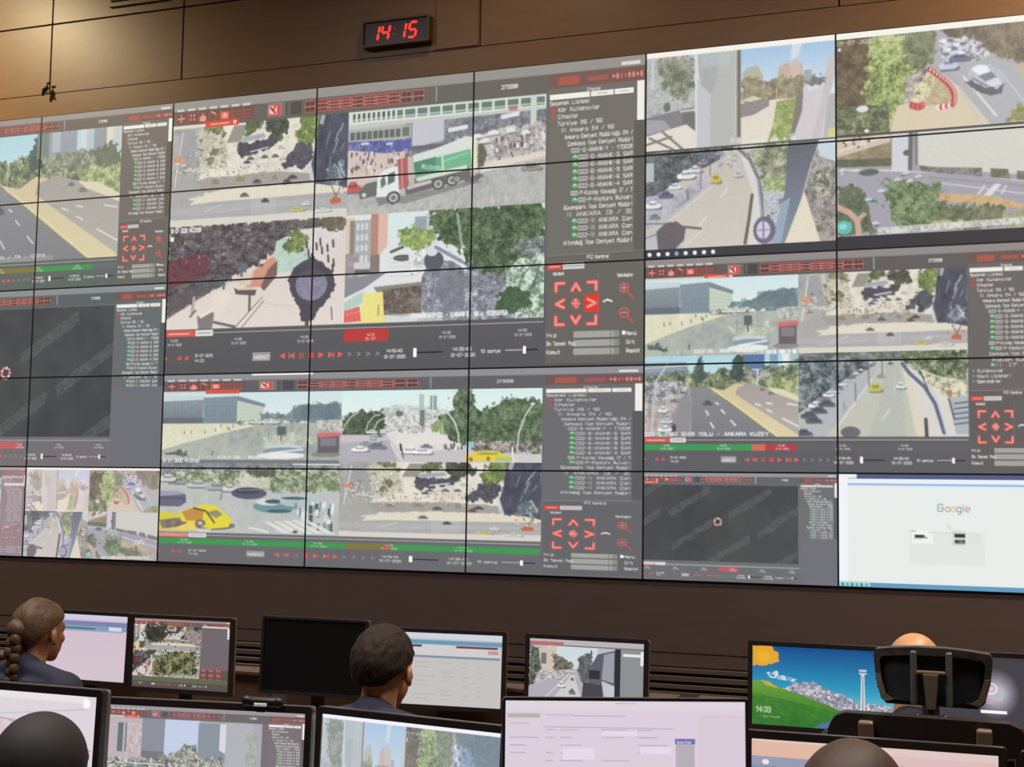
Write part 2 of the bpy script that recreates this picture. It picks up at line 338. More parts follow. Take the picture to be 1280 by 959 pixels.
def v_highway(c, sh=0.0, big=False):               # two carriageways with a tan kerb between them
    c.rect(0, 0, 1, .5, (168, 212, 226), col2=(208, 230, 234))
    c.poly([(0, .08), (.28, .08), (.31, .3), (0, .33)], (120, 140, 160)); c.line([(.0, .14), (.3, .11)], 2, (186, 196, 178)); c.line([(0, .22), (.3, .19)], 1.6, (104, 124, 146)); c.line([(0, .18), (.25, .15)], 1, (150, 168, 184))
    c.poly([(.66, -.02), (.785, -.02), (.785, .17), (.66, .17)], (72, 106, 160)); c.rect(.64, 0, .67, .1, (90, 100, 118))
    c.rect(.82, 0, .87, .18, (118, 158, 176)); c.rect(.9, 0, .94, .14, (232, 236, 232)); c.rect(.95, 0, 1, .2, (160, 190, 180))
    c.tex([(0, .22), (.3, .2), (.34, .12), (.42, .22), (.6, .15), (.8, .17), (1, .1), (1, .5), (.5, .5), (0, .48)], [(50, 64, 54), (84, 98, 70), (128, 136, 98), (196, 194, 160)], sc=3, warp=3, con=2.2)
    c.tex([(.335, .2), (.36, .0), (.38, .02), (.41, .3), (.33, .34)], [(46, 66, 66), (80, 100, 92)], sc=2, warp=2)
    c.tex([(.56, .2), (.6, .0), (.64, -.02), (.66, .15), (.63, .3), (.57, .3)], [(40, 56, 58), (72, 88, 80)], sc=2, warp=2)
    c.tex([(.66, .2), (.8, .18), (.84, .26), (.7, .32)], [(196, 198, 190), (140, 140, 140), (90, 92, 96)], sc=2, con=3)
    c.rect(0, .42, 1, 1, (166, 160, 156))
    c.tex([(0, .34), (.3, .38), (.32, .5), (.18, 1), (0, 1)], [(140, 132, 130), (176, 168, 164), (206, 196, 190)], sc=3, con=2)
    c.tex([(0, .3), (.26, .3), (.24, .48), (.1, .55), (0, .6)], [(90, 90, 96), (160, 160, 164), (212, 208, 208)], sc=1.8, con=3)
    c.poly([(.3, .37), (.42, .39), (.86, 1), (.17, 1), (.24, .55)], (128, 128, 134), 1, col2=(112, 112, 120))
    c.poly([(.24, .52), (.31, .4), (.3, .6), (.31, 1), (.14, 1), (.18, .75)], (138, 136, 138), .8)
    c.poly([(.42, .38), (.52, .43), (.6, .34), (.66, .36), (.6, .48), (.99, .97), (1, 1), (.86, 1)], (210, 190, 150), 1, col2=(220, 206, 160))
    c.line([(.44, .42), (.56, .58), (.85, 1)], 1.6, (120, 122, 90)); c.line([(.45, .41), (.58, .58), (.87, 1)], 1.4, (236, 224, 150))
    c.poly([(.61, .4), (.7, .34), (1, .52), (1, .98), (.8, .73), (.6, .48)], (160, 150, 146), 1, col2=(172, 168, 158))
    c.tex([(.78, .28), (1, .3), (1, .52), (.82, .42)], [(84, 110, 66), (150, 164, 104), (214, 206, 168)], sc=3, warp=2); c.poly([(.8, .4), (.9, .42), (1, .52), (1, .58), (.84, .46)], (222, 212, 180))
    for x0, y0, x1, y1 in ((.41, .68, .425, .73), (.44, .83, .46, .89), (.51, .67, .53, .71), (.57, .8, .6, .86), (.475, .58, .49, .6), (.8, .67, .83, .7), (.73, .6, .76, .62), (.8, .59, .83, .6), (.9, .78, 1, .88), (.93, .6, .99, .62)):
        c.line([(x0, y0), (x1, y1)], 2.2, (232, 232, 230), .9)
    c.line([(.31, .5), (.31, 1)], 1.2, (200, 200, 200), .5)
    c.car(.42, .58, .06, .08, (74, 82, 100)); c.car(.77, .42, .03, .035, (110, 100, 96)); c.car(.825, .47, .04, .04, (120, 116, 96)); c.car(.2, .55, .06, .05, (120, 124, 130)); c.car(.17, .51, .07, .05, (210, 210, 212)); c.car(.26, .45, .04, .03, (90, 92, 96))
    c.car(.125, .66, .065, .1, (226, 228, 230)); c.car(.13, .73, .06, .06, (160, 170, 176)); c.car(.15, .8, .08, .08, (200, 210, 214)); c.car(.14, .9, .1, .1, (230, 232, 234)); c.car(.13, .96, .08, .06, (96, 140, 130)); c.ell(.2, .89, .015, .05, (60, 60, 62))
    c.line([(.18, .02), (.08, .3), (.045, .95)], 2.4, (186, 196, 204)); c.line([(.3, .2), (.3, .48)], 1, (190, 200, 196), .8); c.line([(.46, .2), (.46, .46)], 1, (200, 206, 196), .8); c.line([(.74, .18), (.74, .36)], 1.4, (230, 230, 226))
    c.line([(.04, .62), (.04, 1)], 1.2, (190, 90, 80), .7); c.line([(.08, .75), (.08, .98)], 1.2, (190, 100, 90), .6)

def v_street(c):                                   # avenue seen along its length, rows of parked cars, yellow taxi
    c.rect(0, 0, 1, 1, (180, 184, 180))
    c.tex([(0, 0), (.5, 0), (.46, .15), (.2, .45), (0, .72)], [(42, 52, 58), (70, 82, 86), (110, 118, 124), (150, 156, 162)], sc=3, con=2.4)
    c.tex([(.0, -.02), (1, -.02), (.6, .1), (.45, .1)], [(60, 70, 66), (90, 100, 90), (140, 150, 150)], sc=3)
    c.poly([(.5, .1), (.6, .1), (.66, .4), (.75, 1), (.17, 1), (.4, .45)], (186, 190, 176), 1, col2=(192, 192, 178))
    c.poly([(.52, .12), (.6, .12), (.63, .6), (.64, 1), (.42, 1), (.5, .5)], (172, 178, 172), .6)
    c.poly([(.48, .12), (.44, .35), (.22, .86), (.16, 1), (0, 1), (0, .9), (.22, .52), (.42, .2)], (176, 178, 184), 1)
    c.line([(.44, .32), (.24, .86)], 1.6, (226, 224, 200)); c.line([(.545, .68), (.5, .8)], 1.6, (220, 222, 214)); c.line([(.575, .3), (.57, .52)], 1, (214, 214, 206), .6)
    c.poly([(.6, .12), (.68, .2), (.86, .5), (1, .8), (1, 1), (.76, 1), (.68, .45)], (216, 212, 204))
    c.poly([(.62, .2), (.66, .3), (.76, 1), (.7, 1)], (226, 214, 188), .8)
    c.tex([(.6, -.02), (1, -.02), (1, .45), (.84, .42), (.72, .22), (.62, .1)], [(38, 56, 42), (66, 84, 58), (104, 118, 84), (170, 176, 150)], sc=3, warp=3, con=2.3)
    c.tex([(.72, .2), (.84, .3), (.98, .35), (1, .55), (.9, .55), (.78, .42)], [(110, 108, 84), (206, 200, 170), (238, 230, 200)], sc=2.2, con=2.6)
    c.line([(.62, .14), (.66, .25), (.75, .42), (.81, .62), (.86, .96)], 4.2, (84, 92, 124)); c.line([(.72, .22), (.77, .45)], 1.4, (70, 74, 80)); c.line([(.79, .44), (.83, .62), (.87, .95)], 1.4, (190, 200, 214))
    c.poly([(.88, .56), (1, .52), (1, .98), (.93, .98)], (170, 178, 186)); 
    for k in range(5): c.line([(.92, .62 + k * .06), (1, .6 + k * .06)], 1.6, (70, 76, 92))
    c.line([(.89, .56), (.92, .8)], 1.6, (70, 60, 60)); c.line([(.755, .8), (.76, 1)], 4, (60, 62, 70)); c.rect(.875, .46, .91, .52, (170, 100, 70), .8)
    for i in range(13):
        t = i / 12; x = .1 + t * .33; y = .62 - t * .5; w = .085 * (1 - t * .75)
        c.car(x, y, w, w * 1.1, [(232, 234, 238), (206, 210, 220), (120, 126, 140)][i % 3])
    for x, y in ((.06, .74), (.12, .68), (.09, .8), (.03, .95), (.17, .6)): c.car(x, y, .1, .1, (72, 78, 92))
    for x, y in ((.34, .36), (.42, .18), (.5, .06)): c.line([(x, y), (x + .003, y + .22)], 1.2, (88, 92, 100))
    c.car(.46, .42, .08, .13, (190, 182, 70)); c.car(.61, .4, .06, .1, (214, 220, 216)); c.car(.49, .28, .05, .05, (150, 156, 150)); c.car(.55, .13, .03, .05, (110, 114, 112)); c.ell(.31, .95, .06, .07, (92, 92, 98)); c.line([(.27, .6), (.275, .68)], 2, (140, 140, 150))

def v_street_zoom(c):                              # the same avenue from closer, big tree trunk at the right
    c.rect(0, 0, 1, 1, (196, 188, 178))
    c.tex([(0, -.02), (.5, -.02), (.44, .08), (.2, .3), (0, .5)], [(50, 56, 60), (84, 90, 92), (124, 126, 130)], sc=3, con=2.3)
    c.rect(0, .1, .045, .3, (170, 184, 190)); c.line([(.13, .0), (.13, .2)], 1.4, (50, 54, 62))
    c.poly([(.42, .02), (.36, .32), (.14, .7), (0, .84), (0, 1), (.25, 1), (.45, .5), (.5, .05)], (186, 184, 188))
    c.tex([(.0, .45), (.2, .42), (.33, .25), (.34, .36), (.12, .7), (0, .8)], [(150, 148, 164), (178, 176, 190), (196, 192, 202)], sc=4)
    c.poly([(.44, .04), (.55, .04), (.58, .3), (.57, .6), (.53, 1), (.2, 1), (.14, .72), (.38, .36)], (192, 186, 174), 1, col2=(204, 196, 186))
    c.line([(.39, .34), (.13, .72)], 1.6, (220, 212, 190)); c.line([(.44, .42), (.41, .5)], 1.6, (226, 224, 216)); c.line([(.33, .7), (.29, .78)], 1.6, (226, 224, 216)); c.line([(.3, .84), (.22, .98)], 1.4, (222, 218, 210)); c.line([(.52, .5), (.47, 1)], 1, (210, 200, 190), .7)
    c.poly([(.5, .02), (.56, .1), (.61, .4), (.64, 1), (.53, 1), (.58, .5)], (214, 210, 208)); c.poly([(.555, .42), (.575, .42), (.55, 1), (.53, 1)], (214, 190, 170), .8)
    c.line([(.5, .02), (.56, .14), (.605, .34), (.62, .5), (.625, .75)], 4.4, (110, 112, 124)); c.line([(.6, .36), (.625, .75)], 2.4, (150, 160, 190))
    c.line([(.572, .5), (.555, .75), (.535, .98)], 4, (92, 86, 80))
    c.tex([(.58, -.02), (.78, -.02), (.76, .3), (.7, .42), (.62, .34), (.56, .12)], [(84, 90, 74), (128, 134, 104), (190, 190, 168)], sc=3, warp=3, con=2.3)
    c.tex([(.62, .35), (.76, .32), (.74, .5), (.64, .48)], [(84, 106, 64), (150, 164, 110), (206, 204, 180)], sc=2, warp=2); c.tex([(.64, .5), (.76, .48), (.7, .9), (.64, .8)], [(150, 156, 166), (214, 216, 220), (90, 96, 110)], sc=2, con=2.5)
    c.tex([(.9, .1), (1, .0), (1, 1), (.88, 1), (.84, .5)], [(96, 92, 88), (140, 134, 128), (178, 172, 164)], sc=3, con=2.4); c.etex(.93, .42, .05, .14, [(70, 80, 66), (130, 130, 112), (206, 206, 196)], sc=2, con=3)
    c.poly([(.9, -.02), (1, -.02), (1, .22), (.92, .16)], (196, 212, 220)); c.poly([(.84, .5), (.92, 1), (.74, 1)], (226, 216, 194))
    c.poly([(.76, -.02), (.92, -.02), (.87, .25), (.82, .6), (.74, 1), (.67, 1), (.74, .5)], (86, 86, 98), 1, col2=(120, 136, 156)); c.poly([(.72, .6), (.77, .55), (.72, 1), (.67, 1)], (150, 170, 190), .8)
    c.etex(.635, .86, .058, .14, [(104, 100, 120), (90, 88, 110)], sc=2); c.ell(.63, .86, .036, .09, (206, 200, 222)); c.line([(.63, .76), (.63, .96)], 2, (110, 110, 140)); c.line([(.6, .86), (.66, .86)], 1.4, (130, 126, 150))
    for x, y, w, col in ((.22, .25, .1, (226, 228, 232)), (.27, .2, .08, (214, 216, 222)), (.16, .36, .07, (224, 226, 230)), (.11, .44, .08, (86, 88, 120)), (.04, .54, .09, (228, 230, 232)), (.31, .13, .06, (130, 134, 150)), (.36, .08, .05, (110, 114, 134)), (.4, .05, .05, (150, 154, 170)), (.05, .66, .06, (110, 130, 134))):
        c.car(x, y, w, w * 1.15, col)
    c.line([(.3, .16), (.3, .4)], 2, (130, 120, 150)); c.line([(.35, .06), (.35, .28)], 1.2, (90, 96, 120)); c.line([(.23, .42), (.23, .5)], 2, (100, 100, 106))
    c.car(.38, .31, .055, .12, (198, 174, 72)); c.car(.5, .28, .045, .08, (196, 196, 204)); c.scatter([(.4, .05), (.5, .05), (.52, .2), (.4, .2)], 14, 3, 3, [(150, 148, 160), (210, 208, 214)])
    c.poly([(.06, .82), (.1, .75), (.17, .72), (.22, .8), (.21, .92), (.16, 1.01), (.07, 1)], (92, 84, 88)); c.line([(0, .73), (.1, .74), (.14, .73)], 1.4, (96, 88, 92)); c.line([(.2, .78), (.3, .81)], 3, (100, 90, 94)); c.line([(0, .88), (.07, .84)], 1.2, (110, 100, 104))

def v_pillar(c):                                   # view past a broad pale concrete pillar
    c.rect(0, 0, 1, 1, (176, 176, 180))
    c.tex([(0, 0), (.27, 0), (.27, .62), (0, .66)], [(150, 152, 154), (176, 178, 178), (196, 196, 194)], sc=4); c.line([(.035, .02), (.035, .32)], 2.4, (206, 210, 210))
    c.tex([(.06, .06), (.16, .0), (.26, .02), (.26, .38), (.2, .5), (.1, .36)], [(84, 90, 76), (118, 122, 100), (160, 160, 144)], sc=3, warp=4, con=2.4); c.etex(.115, .54, .02, .05, [(90, 90, 92), (120, 118, 120)], sc=2)
    c.poly([(0, .64), (.26, .56), (.26, .78), (0, .86)], (120, 118, 120)); c.poly([(0, .66), (.1, .68), (.14, .78), (0, .82)], (156, 154, 164)); c.line([(.19, .6), (.27, .59)], 2, (220, 216, 212)); c.rect(.2, .62, .27, .84, (104, 102, 102))
    c.poly([(0, .84), (.22, .74), (.28, .84), (.28, 1), (0, 1)], (226, 218, 204))
    for a, b in (((.02, .86), (.15, 1.0)), ((.09, .8), (.2, 1.0)), ((0, .93), (.14, .86))): c.line([a, b], 3, (120, 112, 108))
    c.poly([(.265, 0), (.51, 0), (.51, 1), (.27, 1)], (178, 178, 174), 1); c.poly([(.265, 0), (.3, 0), (.3, 1), (.27, 1)], (212, 218, 220)); c.poly([(.28, .25), (.35, .45), (.35, 1), (.28, 1)], (190, 194, 198)); c.poly([(.28, .0), (.4, .0), (.38, .3), (.36, .44), (.3, .34), (.285, .2)], (158, 164, 164), .8); c.poly([(.3, 0), (.47, 0), (.45, .15), (.3, .15)], (180, 194, 194), .6)
    c.rect(.492, 0, .512, .92, (112, 100, 94)); c.line([(.485, 0), (.485, .9)], 1, (206, 200, 190))
    c.rect(.512, 0, 1, .55, (158, 192, 226), col2=(214, 226, 234))
    c.poly([(.52, .25), (.55, .2), (.6, .18), (.63, .3), (.63, .5), (.52, .5)], (178, 172, 152)); c.poly([(.71, .22), (.76, .18), (.77, .24), (.83, .2), (.84, .45), (.7, .45)], (196, 168, 156)); c.poly([(.77, .2), (.8, .16), (.82, .2), (.82, .4), (.77, .4)], (206, 180, 170)); c.rect(.84, .28, .88, .42, (160, 160, 158))
    c.tex([(.512, .35), (.58, .28), (.64, .36), (.7, .34), (.84, .34), (.85, .55), (.76, .62), (.65, .6), (.512, .55)], [(110, 102, 78), (142, 132, 104), (176, 164, 136)], sc=2.6, warp=3, con=2.3); c.line([(.7, .45), (.7, .62)], 1.4, (206, 176, 160))
    c.rect(.512, .56, .9, 1, (224, 216, 200)); c.poly([(.512, .58), (.56, .54), (.66, .56), (.66, .62), (.58, .7), (.512, .72)], (136, 130, 128)); c.poly([(.512, .54), (.58, .5), (.63, .54), (.56, .56)], (206, 200, 180))
    c.tex([(.7, .58), (.8, .56), (.8, .76), (.77, 1), (.65, 1), (.68, .82)], [(112, 124, 64), (146, 158, 90), (186, 192, 130)], sc=2.4); c.poly([(.8, .55), (.84, .5), (.83, .8), (.79, 1), (.76, 1), (.79, .75)], (120, 112, 108))
    c.poly([(.84, .42), (.87, .5), (.95, .45), (.96, .5), (.94, 1), (.78, 1), (.83, .7)], (206, 200, 200)); c.poly([(.78, .0), (.83, .0), (.81, .14), (.77, .16)], (214, 218, 224)); c.poly([(.96, .2), (1, .1), (1, .35), (.95, .7), (.92, 1), (.88, 1), (.93, .6)], (196, 190, 190)); c.tex([(.85, .4), (.88, .34), (.95, .36), (.96, .42), (.87, .46)], [(90, 92, 90), (140, 144, 140)], sc=1.6, warp=2); c.rect(.96, .9, 1, 1, (210, 204, 130))
    for x in (.47, .5, .69, .78): c.ell(x, .95, .012, .03, (214, 216, 212), .6)
    caption(c, .5, .99, .3, h=3)

def v_barrier(c):                                  # road works behind red and white barriers, trees
    c.rect(0, 0, 1, 1, (170, 168, 172))
    c.poly([(.47, .2), (.6, .1), (.9, .3), (1, .4), (1, 1), (.72, 1), (.6, .55)], (172, 174, 180), 1)
    c.poly([(.5, .1), (.66, .05), (.75, .2), (.7, .35), (.52, .28)], (196, 198, 204)); c.tex([(.5, .1), (.72, .04), (.78, .24), (.7, .36), (.52, .3)], [(110, 108, 124), (190, 192, 200), (232, 232, 236)], sc=1.6, con=3)
    c.tex([(.5, -.05), (1, -.05), (1, .45), (.86, .4), (.76, .3), (.68, .12), (.55, .1)], [(92, 82, 72), (122, 110, 92), (150, 138, 112)], sc=4, con=2.2, warp=2); c.poly([(.85, .42), (.95, .45), (1, .55), (.9, .6)], (196, 172, 150), .8)
    c.tex([(0, -.05), (.2, -.05), (.2, 1.05), (0, 1.05)], [(70, 58, 46), (96, 82, 62), (120, 104, 76)], sc=4, con=2.4)
    c.tex([(.16, -.05), (.36, -.05), (.36, .3), (.44, .45), (.36, .62), (.3, .8), (.26, 1.05), (.1, 1.05), (.14, .6)], [(78, 88, 52), (120, 134, 76), (164, 176, 108), (196, 204, 140)], sc=3, warp=4, con=2.4)
    c.tex([(.32, -.05), (.5, -.05), (.5, .24), (.42, .42), (.34, .3)], [(84, 92, 66), (122, 128, 96), (150, 152, 124)], sc=3, warp=3)
    c.tex([(.34, .45), (.46, .36), (.44, .6), (.34, .72)], [(104, 92, 92), (170, 158, 150), (216, 206, 190)], sc=2, con=2.6)
    c.tex([(0, .7), (.26, .72), (.26, 1.05), (0, 1.05)], [(64, 66, 50), (104, 112, 76), (150, 154, 120)], sc=2.4, con=2.6); c.ell(.13, .74, .03, .035, (226, 220, 220)); c.ell(.15, .97, .012, .02, (236, 230, 226))
    c.poly([(.3, .74), (.36, .72), (.45, .4), (.5, .42), (.6, .6), (.76, 1.05), (.26, 1.05), (.28, .9)], (216, 200, 172)); c.tex([(.42, .5), (.5, .42), (.57, .6), (.56, .76), (.44, .76)], [(170, 150, 112), (206, 188, 150)], sc=2.6)
    c.tex([(.38, .55), (.48, .48), (.46, .66), (.38, .72)], [(130, 116, 84), (210, 202, 160), (236, 228, 196)], sc=1.8, con=2.8)
    for i in range(15):
        t = i / 14; x = .46 + .115 * math.sin(t * 1.9); y = .4 + .36 * t
        c.ell(x, y, .014, .026, (176, 66, 66)); c.ell(x + .004, y, .005, .018, (238, 220, 220))
    for i in range(6): c.ell(.5 + i * .013, .79 - i * .003, .011, .03, (196, 80, 78) if i % 2 else (240, 226, 222))
    for i in range(6): c.ell(.37 + i * .011, .77 - abs(i - 3) * .008, .011, .04, (206, 96, 92) if i % 2 else (180, 66, 70))
    c.line([(.62, .5), (.77, .92)], 2.4, (226, 222, 216)); c.line([(.78, .45), (.9, .8)], 1.2, (210, 208, 206)); c.line([(.6, .6), (.7, 1)], 5, (196, 192, 186), .6)
    c.car(.55, .36, .09, .15, (196, 198, 224)); c.car(.6, .3, .1, .1, (110, 108, 140)); c.poly([(.63, .56), (.68, .66), (.74, .72), (.8, .7), (.81, .6), (.7, .5)], (78, 78, 86), .85, warp=.6)
    c.poly([(.645, .42), (.69, .38), (.74, .4), (.79, .5), (.81, .6), (.78, .66), (.73, .64), (.67, .57), (.64, .5)], (186, 190, 198), 1, warp=.5); c.poly([(.655, .43), (.69, .395), (.73, .41), (.745, .47), (.69, .5)], (236, 240, 244)); c.poly([(.69, .505), (.75, .475), (.775, .53), (.72, .565)], (120, 128, 138)); c.poly([(.725, .58), (.78, .54), (.795, .6), (.755, .63)], (214, 218, 224)); c.line([(.66, .52), (.73, .62)], 1.6, (110, 112, 120)); c.ell(.745, .645, .02, .02, (96, 96, 102))
    for i in range(12): c.ell(.53 + .02 * (i % 5) + .01 * (i % 3), .12 + .045 * (i // 3) , .018, .018, [(232, 234, 240), (120, 118, 134), (206, 208, 216)][i % 3])
    c.tex([(.84, .86), (.95, .78), (1, .9), (1, 1), (.82, 1)], [(110, 108, 70), (176, 172, 110)], sc=2, warp=2)
    c.text(.01, .06, 4.5, "01-07-2020 14:22:09", (236, 226, 206), .8, w=80); c.rect(.01, .09, .022, .12, W_)

def v_field(c):                                    # large pale roof, dark street trees, roundabout with teal pool
    c.rect(0, 0, 1, 1, (156, 152, 164))
    c.tex([(0, 0), (.28, 0), (.27, .3), (0, .3)], [(120, 108, 84), (144, 128, 100), (166, 150, 120)], sc=4); c.poly([(0, .0), (.28, .0), (.26, .08), (0, .2)], (206, 188, 170)); c.line([(0, .14), (.25, .02)], 2.4, (226, 214, 200)); c.line([(0, .04), (.2, .0)], 1.6, (170, 140, 110)); c.scatter([(.03, .02), (.2, .02), (.16, .1), (.03, .12)], 18, 2, 3, [(110, 80, 70), (226, 210, 196)])
    c.tex([(0, .22), (.27, .24), (.27, .32), (0, .3)], [(70, 76, 58), (104, 104, 76)], sc=2)
    c.poly([(.275, 0), (.37, 0), (.36, .4), (.27, .38)], (206, 206, 216)); c.line([(.365, 0), (.36, .38)], 5, (100, 92, 98)); c.line([(.39, 0), (.39, .32)], 3, (120, 112, 112)); c.ell(.345, .2, .018, .03, (90, 84, 90))
    c.poly([(.4, -.02), (1, -.02), (1, .52), (.62, .42), (.4, .36)], (208, 208, 198)); 
    c.tex([(.4, .33), (.47, .36), (.7, .4), (.7, .49), (.42, .42)], [(84, 84, 80), (116, 116, 112), (150, 150, 150)], sc=2.4); c.tex([(.74, .41), (.82, .43), (.83, .53), (.74, .5)], [(80, 82, 66), (130, 124, 96)], sc=2); c.tex([(.86, .45), (1, .5), (1, .6), (.86, .54)], [(80, 82, 66), (130, 124, 96)], sc=2)
    c.poly([(.02, .32), (.3, .36), (1, .58), (1, .64), (.3, .42), (.02, .38)], (222, 218, 210), .8)
    c.poly([(.03, .34), (.3, .38), (.6, .45), (1, .6), (1, .84), (.5, .6), (.25, .5), (.28, 1), (.22, 1), (.13, .5), (.04, .48)], (158, 154, 168)); c.line([(.5, .52), (1, .72)], 1.4, (206, 204, 210)); c.line([(.45, .46), (.95, .62)], 1.2, (120, 118, 130), .7)
    c.poly([(.7, .68), (.76, .56), (.79, .57), (.73, .7)], (218, 216, 222)); c.line([(.68, .66), (.71, .58)], 2.4, (214, 212, 218)); c.line([(.79, .66), (.81, .59)], 2, (214, 212, 218))
    c.tex([(.22, .48), (.36, .44), (.5, .55), (.52, .7), (.56, .9), (.5, .98), (.3, .98), (.26, .8)], [(58, 74, 52), (88, 108, 72), (124, 142, 98), (150, 160, 120)], sc=3.2, warp=4, con=2.3)
    c.tex([(.5, .62), (.75, .68), (.9, .78), (.88, .82), (.5, .7)], [(176, 142, 96), (206, 172, 120), (196, 166, 130)], sc=3); c.tex([(.5, .72), (.78, .78), (.86, .92), (.7, 1), (.5, .98)], [(70, 78, 56), (104, 108, 78), (136, 134, 100)], sc=3, warp=3, con=2.3); c.tex([(.46, .88), (.62, .9), (.6, .98), (.46, .98)], [(160, 158, 120), (196, 190, 150)], sc=2, warp=2); c.tex([(.8, .86), (.95, .82), (1, 1), (.8, 1)], [(130, 134, 100), (190, 188, 156)], sc=2.4, warp=3)
    c.tex([(.0, .5), (.12, .5), (.15, .72), (.2, .98), (.0, .98)], [(60, 70, 54), (88, 100, 74), (116, 124, 96)], sc=3, warp=2); c.line([(0, .7), (.06, .76), (.1, .84), (.11, 1)], 7, (196, 160, 144)); c.line([(.1, .84), (.135, .79)], 5, (196, 160, 144)); c.ell(.035, .91, .04, .07, (88, 178, 178)); c.ell(.03, .9, .02, .03, (130, 220, 214))
    for x, y in ((.3, .46), (.36, .48), (.4, .44), (.34, .4), (.16, .64), (.18, .68), (.19, .88), (.22, .56), (.03, .33), (.1, .34)): c.car(x, y, .035, .04, (226, 226, 230))
    c.ell(.16, .37, .05, .035, (80, 92, 84)); c.car(.18, .66, .04, .05, (70, 130, 130)); c.tex([(.2, .93), (.9, .9), (.92, .96), (.2, 1.0)], [(140, 140, 140), (220, 218, 214), (240, 238, 234)], sc=1.4, con=2.4, a=.85)

def v_truck(c):                                    # garbage truck with green body before an office block
    c.rect(0, 0, 1, 1, (176, 174, 168)); c.rect(0, .35, 1, .75, (208, 190, 182))
    c.poly([(.3, .1), (1, .06), (1, .48), (.3, .48)], (112, 112, 122)); c.tex([(.35, .12), (1, .1), (1, .46), (.35, .46)], [(84, 84, 96), (116, 116, 126), (150, 150, 158)], sc=4)
    c.rect(0, .0, 1, .125, (214, 222, 212))
    xs = list(np.linspace(.015, .25, 10)) + list(np.linspace(.29, 1.0, 12)); 
    for a, b in zip(xs[:-1], xs[1:]): c.rect(a + .006, .02, b - .006, .1, (92, 112, 100) if a > .24 else (70, 84, 76))
    c.rect(0, .075, 1, .088, (214, 222, 212), .8)
    c.poly([(0, .125), (1, .115), (1, .14), (0, .17)], (190, 194, 190)); c.rect(0, .17, .33, .3, (170, 172, 168))
    for k in range(9): c.rect(.01 + k * .03, .2, .034 + k * .03, .28, (84, 90, 84))
    c.rect(.285, .19, .32, .28, (96, 106, 98))
    c.tex([(0, .29), (.33, .31), (.33, .42), (.2, .43), (.1, .4), (0, .37)], [(62, 66, 120), (86, 92, 156), (130, 134, 176)], sc=3, con=2.4); c.rect(.24, .32, .33, .4, (78, 84, 156)); c.rect(.07, .31, .11, .33, (216, 218, 236)); c.rect(.2, .33, .235, .35, (206, 208, 230))
    c.poly([(.335, .16), (.5, .14), (.5, .35), (.335, .4)], (192, 192, 202)); c.rect(.335, .38, .5, .43, (92, 92, 104))
    c.poly([(.52, .24), (.62, .22), (.62, .26), (.52, .28)], (222, 224, 230)); c.poly([(.78, .16), (.87, .14), (.87, .18), (.78, .2)], (226, 226, 228)); c.rect(.82, .1, .86, .13, (190, 110, 104))
    c.rect(.925, .0, .955, .55, (204, 206, 200)); c.rect(.965, .3, .985, .55, (210, 208, 204))
    c.poly([(.55, .36), (1, .28), (1, .52), (.68, .58), (.55, .5)], (176, 168, 166)); c.tex([(.55, .35), (1, .25), (1, .5), (.68, .55), (.55, .5)], [(120, 112, 114), (176, 170, 168), (216, 212, 210)], sc=4, con=2.2, warp=2)
    for x, y, w_ in ((.58, .36, .05), (.66, .33, .06), (.74, .31, .07), (.83, .3, .05), (.9, .33, .05), (.7, .38, .06)): c.poly([(x - w_ / 2, y + .03), (x - w_ / 4, y - .01), (x + w_ / 4, y - .015), (x + w_ / 2, y + .02)], (228, 228, 228)); c.line([(x - w_ / 2, y + .045), (x + w_ / 2, y + .035)], 2, (96, 92, 96), .7)
    c.scatter([(0, .4), (.35, .42), (.35, .62), (0, .6)], 70, 2, 5, [(90, 80, 84), (230, 226, 224), (180, 150, 146), (110, 100, 110)]); c.scatter([(.66, .4), (1, .34), (1, .6), (.66, .64)], 60, 2.2, 5, [(80, 74, 78), (232, 230, 226), (140, 130, 128), (200, 180, 172)])
    c.poly([(0, .72), (.3, .7), (.66, .66), (1, .6), (1, 1), (0, 1)], (172, 172, 168)); c.tex([(0, .72), (1, .6), (1, 1), (0, 1)], [(158, 158, 156), (176, 176, 172), (186, 186, 180)], sc=6)
    c.poly([(.68, .6), (1, .53), (1, .57), (.68, .68)], (220, 212, 200)); c.poly([(.6, .74), (.68, .68), (.7, .71), (.64, .78)], (96, 96, 100)); c.car(.93, .66, .1, .08, (140, 134, 128))
    c.tex([(.66, .42), (.7, .4), (.71, .6), (.67, .64)], [(70, 72, 60), (110, 104, 84)], sc=2, warp=2)
    c.car(.03, .73, .09, .13, (190, 78, 80)); c.poly([(.06, .78), (.1, .7), (.17, .68), (.17, .82), (.07, .85)], (92, 98, 98)); c.ell(.09, .81, .012, .02, (206, 208, 200))
    # truck
    c.poly([(.17, .88), (.66, .74), (.7, .76), (.3, .92)], (110, 110, 110), .7)
    c.poly([(.3, .7), (.63, .6), (.64, .72), (.31, .84)], (96, 92, 92)); c.poly([(.31, .75), (.44, .71), (.44, .74), (.32, .79)], (196, 194, 190))
    c.poly([(.34, .5), (.63, .38), (.645, .62), (.36, .72)], (92, 158, 122)); c.poly([(.49, .44), (.635, .38), (.65, .6), (.5, .66)], (104, 176, 132)); c.poly([(.46, .42), (.62, .33), (.66, .36), (.67, .44), (.49, .5), (.34, .54), (.34, .47)], (214, 222, 214)); c.poly([(.34, .54), (.46, .5), (.46, .62), (.36, .66)], (70, 128, 100)); c.line([(.49, .45), (.5, .67)], 3, (206, 220, 206)); c.poly([(.63, .36), (.66, .36), (.67, .66), (.645, .66)], (222, 224, 196))
